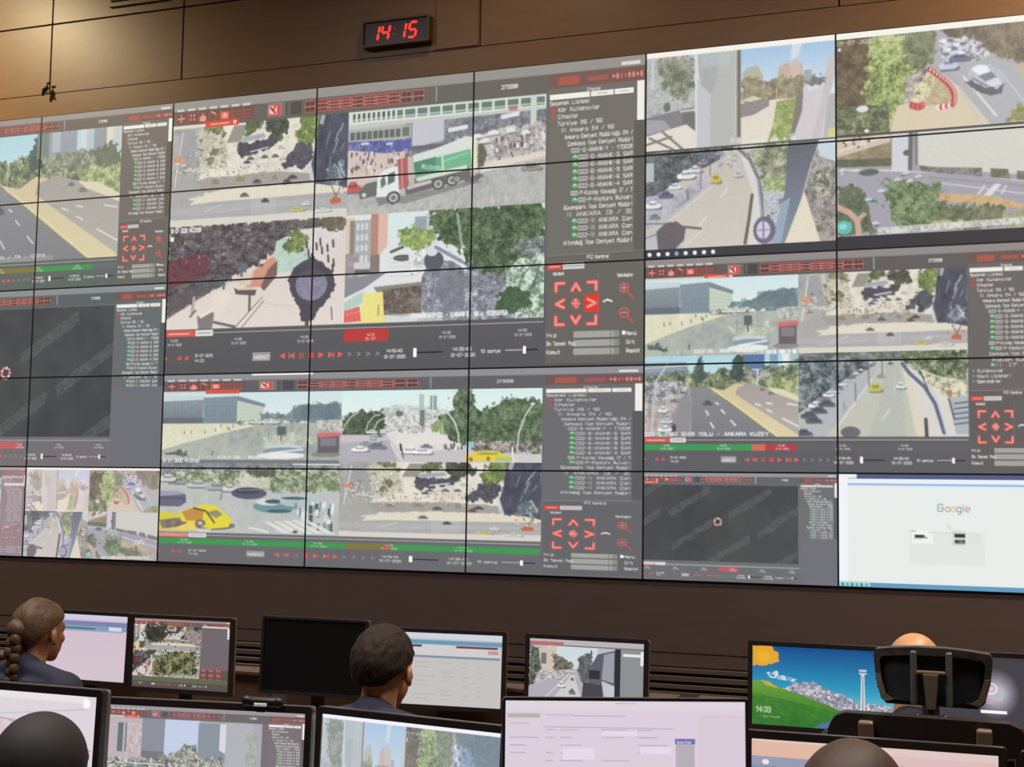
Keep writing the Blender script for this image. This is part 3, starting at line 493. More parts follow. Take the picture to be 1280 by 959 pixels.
    c.text(.39, .6, 5, "BELEDiYESi", (196, 226, 206), .8, w=30, slope=-.18); c.line([(.5, .55), (.62, .49)], 2, (150, 206, 170)); c.poly([(.36, .68), (.62, .6), (.62, .64), (.37, .72)], (206, 216, 204))
    c.poly([(.26, .5), (.315, .48), (.32, .76), (.27, .78)], (168, 84, 84)); c.line([(.285, .5), (.29, .76)], 2.4, (206, 140, 138)); c.poly([(.315, .5), (.345, .49), (.355, .76), (.325, .78)], (192, 176, 168))
    c.poly([(.16, .64), (.2, .58), (.265, .56), (.275, .82), (.2, .88), (.155, .84)], (226, 232, 228)); c.poly([(.175, .68), (.195, .63), (.205, .72), (.18, .76)], (88, 104, 100)); c.poly([(.215, .63), (.25, .61), (.25, .7), (.215, .73)], (84, 98, 94)); c.poly([(.15, .84), (.22, .84), (.27, .8), (.27, .87), (.17, .93)], (120, 124, 124))
    for x, y, r in ((.245, .855, .036), (.475, .755, .032), (.545, .73, .032), (.57, .72, .02)): c.ell(x, y, r, r * 1.75, (70, 70, 72)); c.ell(x, y, r * .68, r * 1.2, (176, 178, 176)); c.ell(x, y, r * .35, r * .6, (104, 106, 106))
    c.scatter([(.0, .93), (1, .9), (1, .96), (0, .99)], 60, 1, 6, [(206, 204, 196)], .6)

def v_lamp_plaza(c):                               # round lamp head in front of a bright pedestrian plaza
    c.rect(0, 0, 1, 1, (218, 204, 194), col2=(226, 214, 206))
    c.tex([(0, 0), (1, 0), (1, .08), (.85, .12), (.66, .2), (.6, .32), (.52, .42), (.4, .5), (.3, .6), (.0, .88)], [(36, 34, 42), (62, 58, 66), (92, 84, 88), (120, 110, 104)], sc=3.4, con=2, warp=2, sy=.6)
    c.tex([(0, .34), (.2, .26), (.25, .34), (.22, .5), (0, .6)], [(74, 36, 48), (104, 52, 62), (84, 50, 56)], sc=4, con=2.4); c.poly([(0, .7), (.2, .55), (.35, .55), (.0, .9)], (80, 76, 84), .7)
    c.tex([(.62, .2), (.7, .14), (.84, .16), (.82, .48), (.6, .5)], [(172, 196, 182), (196, 216, 204)], sc=3); c.tex([(.74, .1), (.98, .08), (.98, .3), (.86, .4), (.78, .3)], [(206, 200, 196), (226, 220, 216)], sc=3)
    c.tex([(.66, .24), (.72, .1), (.79, .14), (.78, .3), (.68, .32)], [(60, 76, 50), (110, 128, 66), (160, 170, 100)], sc=2, warp=3, con=2.6)
    c.tex([(.84, .02), (1, .0), (1, .14), (.88, .12)], [(70, 66, 54), (120, 116, 90)], sc=2, warp=2)
    for x, y in ((.8, .3), (.79, .22), (.84, .24), (.86, .2), (.9, .26), (.905, .36), (.93, .22), (.93, .45), (.935, .4), (.87, .28), (.82, .34)): c.line([(x, y), (x + .003, y + .06)], 3, (62, 60, 70))
    c.poly([(.46, .52), (.6, .34), (.62, .36), (.62, .46), (.54, .62), (.46, .62)], (208, 140, 118)); c.poly([(.58, .46), (.63, .38), (.63, .52), (.56, .66), (.54, .62)], (110, 84, 84)); c.poly([(.4, .52), (.5, .48), (.48, .6), (.42, .6)], (216, 196, 176)); c.ell(.54, .42, .015, .015, (120, 70, 60))
    c.line([(.34, .56), (.62, .52)], 1.2, (150, 90, 84), .7); c.poly([(.39, .62), (.52, .63), (.51, .7), (.4, .68)], (88, 72, 76)); c.line([(.48, .7), (.48, .84)], 4, (98, 86, 84)); c.poly([(.395, .62), (.52, .62), (.53, .645), (.41, .64)], (216, 200, 180))
    c.line([(.4, 1), (.55, .72)], 1.6, (120, 108, 108)); c.line([(.44, 1), (.56, .75)], 1.6, (130, 116, 114)); c.line([(.42, 1), (.55, .74)], 1.2, (238, 232, 226)); c.line([(.56, .78), (.72, .82)], .8, (190, 170, 160))
    c.poly([(.18, .88), (.26, .82), (.28, .86), (.27, 1), (.19, 1)], (120, 112, 116)); c.poly([(.19, .87), (.27, .8), (.28, .83), (.2, .9)], (232, 226, 216)); c.line([(.28, .94), (.4, .99)], 4, (100, 90, 92)); c.line([(.16, .7), (.15, .84)], 5, (176, 160, 156)); c.line([(.14, .88), (.17, .82)], 3, (100, 88, 90)); c.poly([(.26, .7), (.34, .62), (.38, .7), (.3, .88)], (232, 222, 204), .6)
    for x, y in ((.31, .52), (.33, .55), (.43, .44), (.45, .4)): c.line([(x, y), (x, y + .07)], 4, (80, 100, 112))
    c.scatter([(.05, .1), (.6, .05), (.55, .3), (.1, .5)], 60, 3, 3, [(130, 120, 116), (160, 150, 146), (100, 96, 104)], .7)
    t = [(.815, .36), (.88, .42), (.93, .52), (.955, .62), (.93, .72), (.88, .82), (.845, .88), (.83, .96), (.775, .96), (.765, .88), (.74, .78), (.7, .66), (.69, .56), (.73, .45)]
    c.poly(t, (64, 60, 72), 1, warp=1.2); c.etex(.82, .62, .085, .15, [(112, 108, 132), (140, 136, 158)], sc=4); c.ell(.82, .5, .1, .05, (58, 54, 66), .8); c.poly([(.8, .94), (.82, .94), (.81, 1), (.79, 1)], (70, 66, 70)); c.line([(.93, .84), (.935, .95)], 2.4, (120, 116, 112))
    c.text(.01, .06, 6, "01-07-2020 14:22:09", W_, .9, w=52); c.rect(.01, .1, .028, .14, W_)

def v_trees(c):                                    # dappled street under big trees, yellow kiosk
    c.rect(0, 0, 1, 1, (222, 226, 226)); c.rect(.22, 0, .5, .2, (214, 230, 228))
    c.rect(0, .02, .045, .55, (212, 196, 176)); c.rect(.03, .05, .13, .56, (166, 168, 168)); c.rect(.02, .05, .045, .56, (140, 120, 112))
    for j in range(4):
        for i in range(3): c.rect(.055 + i * .023, .08 + j * .1, .07 + i * .023, .14 + j * .1, (206, 214, 216)); 
    c.rect(.13, .0, .17, .42, (172, 126, 112)); c.poly([(.17, 0), (.22, 0), (.22, .3), (.17, .4)], (222, 176, 160)); c.poly([(.13, .38), (.18, .38), (.18, .55), (.13, .58)], (120, 110, 108)); c.tex([(0, .36), (.07, .36), (.07, .58), (0, .58)], [(130, 122, 126), (170, 160, 160)], sc=3)
    c.rect(.045, .44, .13, .5, (206, 204, 196)); c.rect(.05, .51, .13, .55, (84, 86, 92)); c.rect(.36, .05, .42, .2, (146, 150, 166)); c.rect(.42, .02, .46, .16, (190, 196, 200))
    c.tex([(.27, .18), (.36, .14), (.46, .2), (.46, .36), (.36, .36), (.28, .3)], [(84, 110, 60), (134, 158, 90), (196, 208, 130)], sc=2.4, warp=3, con=2.3); c.line([(.24, .36), (.3, .32)], 4, (70, 84, 66)); c.ell(.3, .42, .05, .03, (74, 80, 74))
    for k in range(5): c.line([(.23, .42 + k * .04), (.38, .42 + k * .04)], .7, (170, 174, 180), .7)
    c.tex([(.33, .4), (.47, .3), (.52, .5), (.34, .58)], [(130, 134, 140), (226, 228, 228), (244, 244, 242)], sc=2, con=2.5)
    c.tex([(.44, .45), (.7, .5), (1, .5), (1, 1), (.38, 1), (.4, .6)], [(70, 74, 84), (112, 116, 128), (140, 144, 156), (226, 226, 230)], sc=2.6, con=1.9)
    c.poly([(.45, .5), (.56, .48), (.62, .6), (.63, .9), (.52, .94), (.48, .75)], (108, 112, 124), .7, warp=3); c.ell(.46, .46, .05, .09, (72, 78, 86)); c.ell(.45, .37, .03, .05, (214, 216, 220)); c.line([(.52, .4), (.62, .54)], 5, (226, 228, 232)); c.line([(.47, .34), (.6, .48)], 5, (130, 134, 156))
    c.tex([(.44, -.03), (1, -.03), (1, .36), (.92, .42), (.8, .62), (.66, .56), (.6, .4), (.5, .3), (.44, .18)], [(32, 46, 34), (54, 74, 48), (84, 106, 70), (120, 140, 104)], sc=3, con=2.1, warp=4); c.line([(.575, .05), (.6, .33)], 4, (176, 184, 166), .7)
    c.tex([(.86, .5), (.93, .44), (1.05, .46), (1.05, 1.05), (.9, 1.05), (.8, .8), (.83, .6)], [(70, 96, 76), (120, 146, 120), (206, 222, 208), (232, 240, 232)], sc=4, con=2.1, warp=4); c.tex([(.84, .36), (.92, .3), (1.04, .3), (1.04, .44), (.9, .48)], [(60, 72, 62), (116, 124, 122), (176, 188, 190)], sc=3, con=2.2, warp=3)
    for P in ([(.86, .8), (.9, .62), (.96, .5)], [(.9, .95), (.95, .7), (.98, .55)], [(.8, .5), (.86, .42), (.95, .38)]): c.line(P, 2, (60, 66, 62), .7)
    c.tex([(.78, .78), (.84, .7), (.93, .76), (.94, .9), (.84, .95), (.77, .9)], [(40, 66, 42), (70, 100, 64)], sc=2.2, warp=3)
    c.poly([(0, .58), (.22, .54), (.1, .68), (0, .76)], (128, 128, 138)); c.poly([(0, .8), (.1, .7), (.12, .8), (0, .88)], (176, 204, 190)); c.poly([(.1, .72), (.21, .72), (.225, 1), (.08, 1)], (236, 224, 128)); c.line([(.18, .84), (.18, .93)], 2, (150, 140, 80)); c.poly([(0, .88), (.08, .84), (.09, .98), (0, .99)], (222, 92, 88)); c.line([(0, .92), (.08, .89)], 1, (240, 150, 140))
    c.poly([(.15, .67), (.4, .64), (.41, .68), (.17, .72)], (130, 126, 112)); c.tex([(.2, .7), (.4, .67), (.4, .92), (.3, .95), (.21, .93)], [(66, 56, 52), (104, 92, 84), (140, 128, 116)], sc=2.6, con=2.4); c.poly([(.21, .93), (.5, .92), (.5, 1), (.2, 1)], (206, 210, 206), .7)
    caption(c, .35, .965, .48, W_, "ZİYAGÖKALP CD - KARANFİL SK - 10311375A", 5.4)

def v_lamps(c):                                    # boulevard with arched lamps, city towers, yellow taxis
    c.rect(0, 0, 1, .5, (214, 240, 238), col2=(232, 244, 240))
    c.tex([(.0, .35), (.2, .3), (.28, .2), (.5, .24), (.6, .35), (.6, .6), (0, .6)], [(150, 156, 150), (206, 210, 206), (236, 238, 234)], sc=1.6, con=2.6)
    c.rect(.4, .06, .425, .45, (176, 188, 186)); c.rect(.405, .28, .43, .5, (104, 116, 112)); c.rect(.455, .08, .49, .28, (130, 160, 150)); c.rect(.468, .06, .472, .3, (220, 230, 226)); c.rect(.21, .24, .25, .36, (176, 190, 186)); c.ell(.3, .33, .02, .04, (90, 108, 96))
    c.tex([(0, .36), (.06, .32), (.14, .28), (.22, .3), (.24, .5), (.2, .66), (.05, .72), (0, .66)], [(38, 50, 40), (64, 80, 58), (96, 110, 84)], sc=2.8, warp=3, con=2.2)
    c.rect(0, .62, 1, 1, (196, 190, 194)); c.poly([(.23, .6), (.5, .56), (.62, .7), (.62, .84), (.3, .84)], (222, 216, 214)); c.poly([(.0, .74), (.25, .7), (.3, 1), (0, 1)], (172, 168, 178)); c.poly([(.28, .62), (.44, .52), (.6, .72), (.3, .8)], (228, 222, 216)); c.line([(.26, .75), (.32, .98)], 1.4, (236, 232, 230))
    c.tex([(.47, .5), (.5, .36), (.56, .3), (.57, .05), (.62, -.03), (.67, .05), (.68, .3), (.8, .2), (.88, .12), (1, .16), (1, .88), (.8, .86), (.6, .74), (.5, .6)], [(36, 52, 38), (62, 82, 54), (92, 112, 80), (124, 140, 108)], sc=3, warp=3, con=2.2)
    c.tex([(.46, .48), (.52, .42), (.53, .62), (.47, .56)], [(110, 130, 76), (170, 186, 120)], sc=2, warp=2); c.tex([(.66, .7), (.98, .72), (.98, .86), (.68, .86)], [(50, 48, 46), (110, 104, 96), (206, 200, 190)], sc=2.4, con=2.3); c.poly([(.86, .9), (1, .88), (1, 1), (.86, 1)], (206, 202, 198))
    c.tex([(.22, .5), (.46, .5), (.42, .6), (.26, .6)], [(120, 120, 120), (210, 210, 208), (240, 240, 238)], sc=1.2, con=3)
    for x, y, w, col in ((.1, .82, .09, (236, 238, 238)), (.19, .78, .09, (110, 114, 120)), (.17, .7, .08, (190, 196, 200)), (.13, .74, .07, (150, 156, 164)), (.16, .58, .06, (220, 226, 230)), (.19, .63, .05, (100, 104, 112)), (.22, .56, .04, (230, 232, 234)), (.36, .84, .11, (240, 240, 240)), (.42, .85, .1, (238, 238, 238)), (.44, .78, .06, (120, 122, 128)), (.17, .63, .05, (180, 190, 200))): c.car(x, y, w, w * 1.1, col)
    c.line([(.31, .76), (.315, .84)], 3.4, (50, 50, 56)); c.line([(.32, .84), (.325, .94)], 2.4, (110, 104, 110)); c.scatter([(.52, .74), (.62, .76), (.62, .84), (.53, .82)], 14, 2, 4, [(40, 40, 46), (130, 120, 120)])
    for P in ([(0, .62), (.015, .5), (.05, .37), (.09, .3)], [(.13, .56), (.14, .46), (.17, .36), (.2, .34)], [(.17, .55), (.19, .44), (.23, .38)]): c.line(P, 1.5, (206, 210, 206))
    c.line([(.52, .3), (.55, .34), (.58, .45), (.6, .62), (.605, .82)], 2, (214, 220, 216)); c.line([(.88, .98), (.89, .6), (.92, .36), (.955, .22)], 2, (206, 214, 208)); c.line([(.86, .8), (.865, 1)], 3, (226, 228, 224)); c.ell(.955, .21, .012, .015, (226, 230, 228)); c.rect(.64, .72, .675, .8, (140, 196, 196)); c.line([(.52, .5), (.52, .66)], 1, (230, 230, 220))
    c.poly([(.63, .92), (.68, .86), (.74, .84), (.8, .86), (.86, .94), (.84, .98), (.64, .98)], (226, 206, 52)); c.poly([(.68, .9), (.72, .86), (.78, .87), (.8, .9)], (150, 150, 60)); c.poly([(.78, .92), (.86, .93), (.86, .98), (.78, .98)], (170, 196, 90)); c.ell(.745, .95, .01, .03, (180, 90, 40)); c.ell(.66, .96, .01, .03, (150, 100, 50))

def v_taxi(c):                                     # crossing with yellow taxi in front, parked cars, zebra
    c.rect(0, 0, 1, 1, (186, 190, 188)); c.rect(0, 0, 1, .16, (118, 118, 128)); c.tex([(0, .02), (1, .02), (1, .2), (0, .2)], [(90, 92, 104), (128, 128, 138), (150, 150, 154)], sc=6)
    c.tex([(.05, .14), (1, .1), (1, .38), (.7, .4), (.4, .34), (0, .3)], [(70, 84, 60), (116, 128, 92), (186, 190, 166), (222, 220, 206)], sc=3.4, con=2, warp=2, sy=.6); c.poly([(.42, .22), (.65, .22), (.64, .36), (.5, .36)], (212, 206, 192), .8); c.line([(.75, .04), (1, .04)], 2.4, (214, 216, 214)); c.tex([(.5, .08), (.65, .1), (.64, .2), (.5, .2)], [(60, 70, 66), (100, 104, 86)], sc=2, warp=2)
    c.tex([(.62, .22), (.98, .2), (1, .4), (.64, .42)], [(72, 96, 62), (110, 130, 90), (190, 190, 176)], sc=3, warp=2)
    c.poly([(0, .3), (.2, .3), (.45, .42), (.8, .6), (1, .55), (1, 1), (0, 1)], (184, 188, 186)); c.tex([(0, .35), (.8, .6), (1, .6), (1, 1), (0, 1)], [(176, 180, 178), (192, 194, 190)], sc=8)
    for x, y, w, col in ((.1, .27, .12, (150, 150, 152)), (.22, .32, .14, (186, 190, 190)), (.33, .35, .13, (160, 164, 162)), (.4, .37, .08, (206, 208, 206)), (.04, .24, .1, (206, 206, 208))): c.car(x, y, w, .13, col)
    c.line([(.36, .42), (.35, .54)], 2.4, (120, 122, 120)); c.ell(.51, .44, .1, .085, (76, 78, 98)); c.ell(.5, .41, .07, .04, (52, 54, 70)); c.line([(.45, .4), (.57, .39)], 1, (150, 152, 164))
    c.ell(.65, .62, .115, .09, (96, 140, 146)); c.ell(.62, .56, .07, .045, (206, 218, 220)); c.ell(.65, .55, .05, .03, (60, 76, 84)); c.ell(.78, .55, .1, .07, (170, 190, 194)); c.ell(.76, .5, .07, .02, (56, 90, 92)); c.ell(.68, .68, .07, .025, (60, 84, 92))
    c.scatter([(.76, .58), (.98, .56), (.96, .92), (.82, .9)], 46, 4, 9, [(70, 80, 90), (190, 206, 210), (120, 136, 146), (226, 232, 232)]); 
    for k in range(5): c.poly([(.6 + k * .05, .83 - k * .01), (.63 + k * .05, .83 - k * .01), (.75 + k * .06, .98), (.7 + k * .06, .98)], (226, 228, 220), .9)
    c.line([(.52, .92), (.62, .97)], 3, (220, 222, 214)); c.ell(.77, .96, .015, .02, (80, 84, 86))
    c.poly([(0, .42), (.1, .42), (.15, .47), (.155, .58), (.12, .64), (0, .64)], (92, 90, 112)); c.poly([(0, .42), (.1, .42), (.14, .47), (0, .5)], (150, 150, 172)); c.line([(0, .52), (.15, .53)], 2, (70, 68, 92))
    c.poly([(0, .72), (.1, .74), (.16, .8), (.18, .98), (0, .98)], (214, 200, 50)); c.tex([(0, .84), (.12, .8), (.15, .92), (.02, .96)], [(96, 84, 90), (150, 130, 110)], sc=2)
    c.ell(.27, .9, .17, .07, (100, 94, 92), .9); c.poly([(.12, .72), (.2, .64), (.27, .6), (.33, .63), (.39, .74), (.42, .82), (.4, .92), (.3, .95), (.2, .9), (.13, .84)], (228, 210, 48)); c.poly([(.13, .72), (.19, .66), (.26, .68), (.25, .84), (.16, .84)], (190, 134, 56)); c.poly([(.27, .72), (.33, .68), (.37, .74), (.33, .8)], (136, 136, 104)); c.line([(.2, .66), (.27, .7), (.32, .86)], 2.4, (70, 66, 50)); c.ell(.24, .87, .03, .05, (104, 96, 92)); c.ell(.24, .87, .016, .028, (190, 180, 170)); c.poly([(.1, .94), (.18, .86), (.24, .97), (.1, .97)], (232, 210, 90))
    c.poly([(.22, .95), (.3, .95), (.3, 1), (.22, 1)], (206, 206, 204))
TREE = ["Seçenek Listesi", "+ Kör Kullanıcılar", "+ Cihazlar", "Türkiye [16 / 16]", "İl: Ankara [14 / 16]", "Ankara Emniyet Müdürlüğü [14 /", "Çankaya İlçe Emniyet Müdürl", "022-G-ANAHK-1 - 170031",
        "022-G-ANAHK-5 SAR", "022-G-ANAHK-8 SAR", "022-G-ANAHK-9 SAR", "022-G-ANAHK-6 SAR", "022-G-ANAHK-4 SAR", "022-P-Kızılay Kavşağı [7 / 7", "022-P-Atatürk Bulvarı", "Güvenpark İlçe Emniyet Müdürl",
        "İl ANKARA [3 / 3]", "022-İl ANKARA Çan", "022-İl ANKARA Çan", "022-İl ANKARA Çan", "Altındağ İlçe Emniyet Müdürl"]
TIND = [.819, .824, .824, .834, .841, .848, .854, .861, .875, .875, .875, .875, .875, .861, .875, .848, .854, .875, .875, .875, .848]

def ui(c, x0, y0, W, H, th, mode='green', tabs=True, tree=TREE, tindent=TIND, ptz=True, split=.405, row=.465, sel=False, playing=True, det=1.0, tabx=.078, treeend=99, low=None):
    """one surveillance program window: bar, toolbar, camera panes, time line, camera list, pan/tilt controls"""
    c.pane(x0, y0, x0 + W, y0 + H); g = th['g']; L = lambda k: tuple(min(255, v + k) for v in g)
    k = H / 405.0; red = th.get('red', (196, 92, 84)); pk = th.get('pk', (226, 138, 130)); wt = th.get('w', (226, 224, 220))
    c.rect(0, 0, 1, 1, g, col2=th.get('g2', g))
    c.rect(0, 0, 1, .036, L(38)); c.rect(0, .036, 1, .1, L(-8))
    for i in range(7): c.rect(.008 + i * .026, .028, .026 + i * .026, .037, wt, .75)
    c.rect(.955, .018, .99, .03, wt, .9)
    # left tool block
    c.rect(.006, .04, .192, .088, tuple(int(a * .5 + b * .5) for a, b in zip(g, (120, 50, 44))), .8)
    for i in range(7):
        X = .016 + i * .026; c.rect(X - .008, .043, X - .006, .085, red, .7)
        if i in (0,): c.line([(X - .004, .064), (X + .01, .064)], 2 * k + .6, pk); c.line([(X + .003, .05), (X + .003, .078)], 1.6 * k + .5, pk)
        elif i == 1:
            for a in (0, .008):
                for b in (.055, .07): c.rect(X + a - .002, b - .004, X + a + .002, b + .004, pk)
        elif i == 2: c.poly([(X - .006, .08), (X + .003, .046), (X + .012, .08)], (222, 110, 96)); c.ell(X + .003, .07, .008, .012, (232, 150, 136))
        elif i == 3: c.line([(X - .004, .05), (X + .01, .06), (X + .006, .08)], 2.4 * k + .6, (150, 96, 60)); c.line([(X - .002, .048), (X + .006, .056)], 2 * k, (236, 170, 160))
        elif i == 4: c.rect(X - .008, .052, X + .013, .08, (222, 100, 88)); c.ell(X + .003, .066, .006, .01, (240, 170, 156))
        else:
            for b in (.055, .067, .079): c.line([(X - .005, b), (X + .014, b)], 1, red, .8)
    if tabs:
        c.rect(0, .09, tabx, .104, (222, 216, 208), .9); c.rect(tabx, .083, tabx + .078, .105, (206, 84, 70)); c.line([(tabx + .012, .095), (tabx + .055, .094)], 1.6 * k + .6, (244, 170, 156)); c.ell(tabx + .07, .093, .004, .007, (246, 200, 190))
    c.rect(.222, .04, .256, .088, L(26)); c.rect(.2245, .044, .253, .085, (206, 84, 80)); c.poly([(.226, .05), (.244, .05), (.244, .08), (.226, .078)], (236, 190, 184)); c.line([(.229, .055), (.24, .075)], 2 * k + .5, (150, 40, 40)); c.line([(.24, .052), (.234, .064)], 2 * k + .4, (150, 40, 40))
    c.rect(.26, .04, .263, .09, L(40), .7); c.rect(.275, .042, .3, .088, L(-34), .8); c.rect(.262, .04, .268, .09, L(-30), .6)
    n = 10
    for i in range(n):
        X = .307 + i * .026; c.rect(X, .042, X + .0235, .087, red, .8); c.rect(X + .0022, .0465, X + .0215, .0825, L(-38), .9)
        m = [2, 3, 4, 4, 3, 4, 4, 3, 2, 2][i]
        for b in range(1, m): c.line([(X, .042 + .045 * b / m), (X + .0235, .042 + .045 * b / m)], 1.1 * k + .35, pk, .85)
        for a in range(1, m - 1 if i in (4, 5) else m): c.line([(X + .0235 * a / m, .044), (X + .0235 * a / m, .086)], .8 * k + .3, red, .8)
    c.line([(.59, .04), (.59, .09)], 1.4, L(60)); c.text(.722, .07, 5.0 * k, "273398", wt, .95, w=24 * W / 720)
    c.rect(.815, .037, 1, .085, tuple(int(a * .62 + b * .38) for a, b in zip(g, (140, 50, 40))), .75)
    c.rect(.835, .05, .875, .077, (190, 92, 72), .7); c.rect(.89, .055, .93, .072, red, .55)
    for i in range(8):
        X = .94 + i * .0075; c.ell(X, .063, .0028, .010 if i % 3 else .006, pk if i not in (2, 3) else red, .9)
    # list panel
    if tree:
        c.rect(.815, .085, 1, .64, L(2), .9); c.text(.89, .103, 4 * k, "Cihazlar", wt, .7, w=20 * W / 720)
        c.rect(.818, .106, .895, .124, (240, 238, 228)); c.rect(.8975, .106, .94, .124, (232, 230, 222)); c.rect(.9425, .106, .978, .124, (238, 236, 228))
        for a in (.91, .952): c.line([(a, .115), (a + .018, .115)], 1 * k, (150, 148, 144), .8)
        c.rect(.985, .085, .998, .215, (238, 236, 228)); c.rect(.98, .215, .999, .64, L(-22), .7)
        dy = .0232
        for i, s in enumerate(tree[:treeend]):
            y = .142 + i * dy; x = tindent[i]; X1 = min(.978, x + len(s) * .0042 * 1.22)
            if i > 4 and x > .83: X1 = .978
            c.text(x, y, 5.0 * k, s, wt, .82, w=(X1 - x) * W, bold=.2)
            if x >= .875: c.ell(.868, y - .008, .005, .009, (84, 168, 98)); c.line([(.865, y - .006), (.868, y - .012), (.872, y - .006)], 1.2 * k, (206, 238, 210))
            if i in (1, 2): c.ell(x + .002, y - .006, .004, .007, (196, 80, 70))
        c.line([(.816, .64), (1, .636)], 1, L(40), .6)
    if ptz:
        c.rect(.815, .643, 1, .99, L(-6), .85)
        c.text(.893, .655, 4.4 * k, "PTZ Kontrol", wt, .9, w=30 * W / 720)
        c.rect(.817, .664, .846, .684, (216, 76, 66)); c.line([(.822, .674), (.84, .674)], 1.6 * k, (244, 180, 170)); c.rect(.847, .664, .888, .684, (208, 206, 202)); c.line([(.849, .674), (.885, .674)], 1.4 * k, (160, 158, 156))
        c.text(.829, .702, 4 * k, "Hareket", wt, .9, w=15 * W / 720)
        A = (238, 150, 142); R2 = (204, 74, 66)
        for j in range(3):
            for i in range(3):
                X = .842 + i * .0305; Y = .742 + j * .055; w = 3.9 * k * (W / 720) ** .3; q = .0075; e = .0125
                if sel and (i, j) == (2, 1): c.rect(X - .015, Y - .028, X + .014, Y + .028, (226, 56, 40))
                if (i, j) == (1, 1): c.etex(X, Y, q, .017, [R2, A], sc=1.2, con=3); c.line([(X - q, Y), (X + q, Y)], w * .6, A, .8); c.line([(X, Y - e), (X, Y + e)], w * .6, A, .8); continue
                if i == 1: s = 1 if j == 0 else -1; P = [(X - q, Y + e * s), (X, Y - e * s * .7), (X + q, Y + e * s)]
                elif j == 1: s = 1 if i == 0 else -1; P = [(X + q * s, Y - e), (X - q * .9 * s, Y), (X + q * s, Y + e)]
                else:
                    sx = -1 if i == 0 else 1; sy = -1 if j == 0 else 1; P = [(X - q * sx, Y + e * sy), (X + q * sx, Y + e * sy), (X + q * sx, Y - e * sy)]
                c.line(P, w * 1.7, R2, .85); c.line(P, w * .85, A)
        c.line([(.925, .794), (.932, .788), (.94, .794)], 2.4 * k, wt); c.text(.95, .716, 4.2 * k, "Yakınlaştır", wt, .9, w=22 * W / 720); c.line([(.915, .7), (.914, .87)], 1, L(24), .5)
        for j, Y in enumerate((.752, .832)):
            for t in range(10):
                a, b = t * .628, (t + 1) * .628; c.line([(.963 + .0085 * math.cos(a), Y + .0155 * math.sin(a)), (.963 + .0085 * math.cos(b), Y + .0155 * math.sin(b))], 1.5 * k + .3, (206, 96, 90))
            c.line([(.97, Y + .014), (.979, Y + .032)], 2.6 * k, (200, 88, 84)); c.line([(.958, Y), (.968, Y)], 1.6 * k, pk)
            if j == 0: c.line([(.963, Y - .009), (.963, Y + .009)], 1.6 * k, pk)
        for j, (s, s2) in enumerate((("Hız", "Menü"), ("Ön Tanımlı Poz.", "Git"), ("Komut", "Başlat"))):
            Y = .898 + j * .0275; c.rect(.869, Y - .010, .955, Y + .011, (164, 164, 158)); c.rect(.938, Y - .010, .9395, Y + .011, (120, 120, 116)); c.rect(.945, Y - .01, .955, Y + .011, (140, 140, 136))
            c.text(.818, Y + .006, 4.6 * k, s, wt, .9, w=(8 + len(s) * 2.2) * W / 720); c.text(.968, Y + .006, 4.4 * k, s2, wt, .95, w=(5 + len(s2) * 2.2) * W / 720)
        c.rect(.96, .89, .966, .903, W_)
    if low: low()
    # time line
    c.line([(0, .853), (.81, .853)], 1.2, L(70), .9)
    c.rect(0, .842, .07, .864, (214, 92, 82)); c.line([(.008, .854), (.056, .854)], 1.8 * k, (246, 186, 176)); c.rect(.071, .842, .112, .864, (220, 218, 214)); c.line([(.076, .853), (.106, .853)], 1.4 * k, (150, 146, 146))
    if mode == 'green':
        gr = th.get('green', (66, 152, 84)); c.rect(0, .872, .81, .902, gr)
        for a, b, col in th.get('seg', ()): c.rect(a, .872, b, .902, col)
    elif mode == 'grey':
        for a, b, col in th.get('seg', ()): c.rect(a, .862, b, .9, col)
    for i in range(6):
        X = .012 + i * .15 + (.04 if mode == 'green' else 0)
        if X < .79: c.text(X, .882, 3 * k, "14:20", wt, .85, w=13 * W / 720); c.text(X - .006, .897, 3 * k, "01-07-2020", wt, .7, w=24 * W / 720)
    if playing:
        Y = .943; c.poly([(.0, Y - .009), (.008, Y), (0, Y + .009)], red)
        for X in (.035, .052): c.ell(X, Y, .005, .008, red)
        c.text(.072, Y - .004, 3.6 * k, "01-07-2020", wt, .9, w=30 * W / 720); c.text(.072, Y + .014, 3.6 * k, "14:22", wt, .85, w=16 * W / 720)
        c.rect(.205, Y - .015, .245, Y + .015, (160, 158, 158)); c.text(.209, Y + .008, 4.4 * k, "HAREKET", wt, .9, w=25 * W / 720)
        for i in range(7):
            X = .272 + i * .0212; s = (-1, -1, 0, 2, 1, 1, 1)[i]
            if s == 0: c.line([(X - .003, Y - .009), (X - .003, Y + .009)], 1.5 * k, (222, 100, 94)); c.line([(X + .003, Y - .009), (X + .003, Y + .009)], 1.5 * k, (222, 100, 94))
            elif s == 2: c.rect(X - .005, Y - .009, X + .005, Y + .009, (232, 70, 62))
            else: c.poly([(X - .006 * s, Y - .011), (X + .006 * s, Y), (X - .006 * s, Y + .011)], (222, 100, 94)); (i in (1, 5)) and c.line([(X + .006 * s, Y - .01), (X + .006 * s, Y + .01)], 1.3 * k, (222, 110, 104))
        for i in range(4): c.line([(.418 + i * .02 - .003, Y - .006), (.418 + i * .02 + .003, Y), (.418 + i * .02 - .003, Y + .006)], 1.2 * k, L(56), .9)
        c.text(.498, Y - .003, 4 * k, "14:15:40", wt, .95, w=24 * W / 720); c.text(.493, Y + .017, 4 * k, "01-07-2020", wt, .95, w=32 * W / 720)
        c.line([(.557, Y), (.612, Y)], 2 * k, (36, 36, 38)); c.rect(.553, Y - .015, .56, Y + .015, W_)
        c.text(.635, Y - .003, 4 * k, "14:25:40", wt, .95, w=26 * W / 720); c.text(.631, Y + .017, 4 * k, "01-07-2020", wt, .95, w=34 * W / 720)
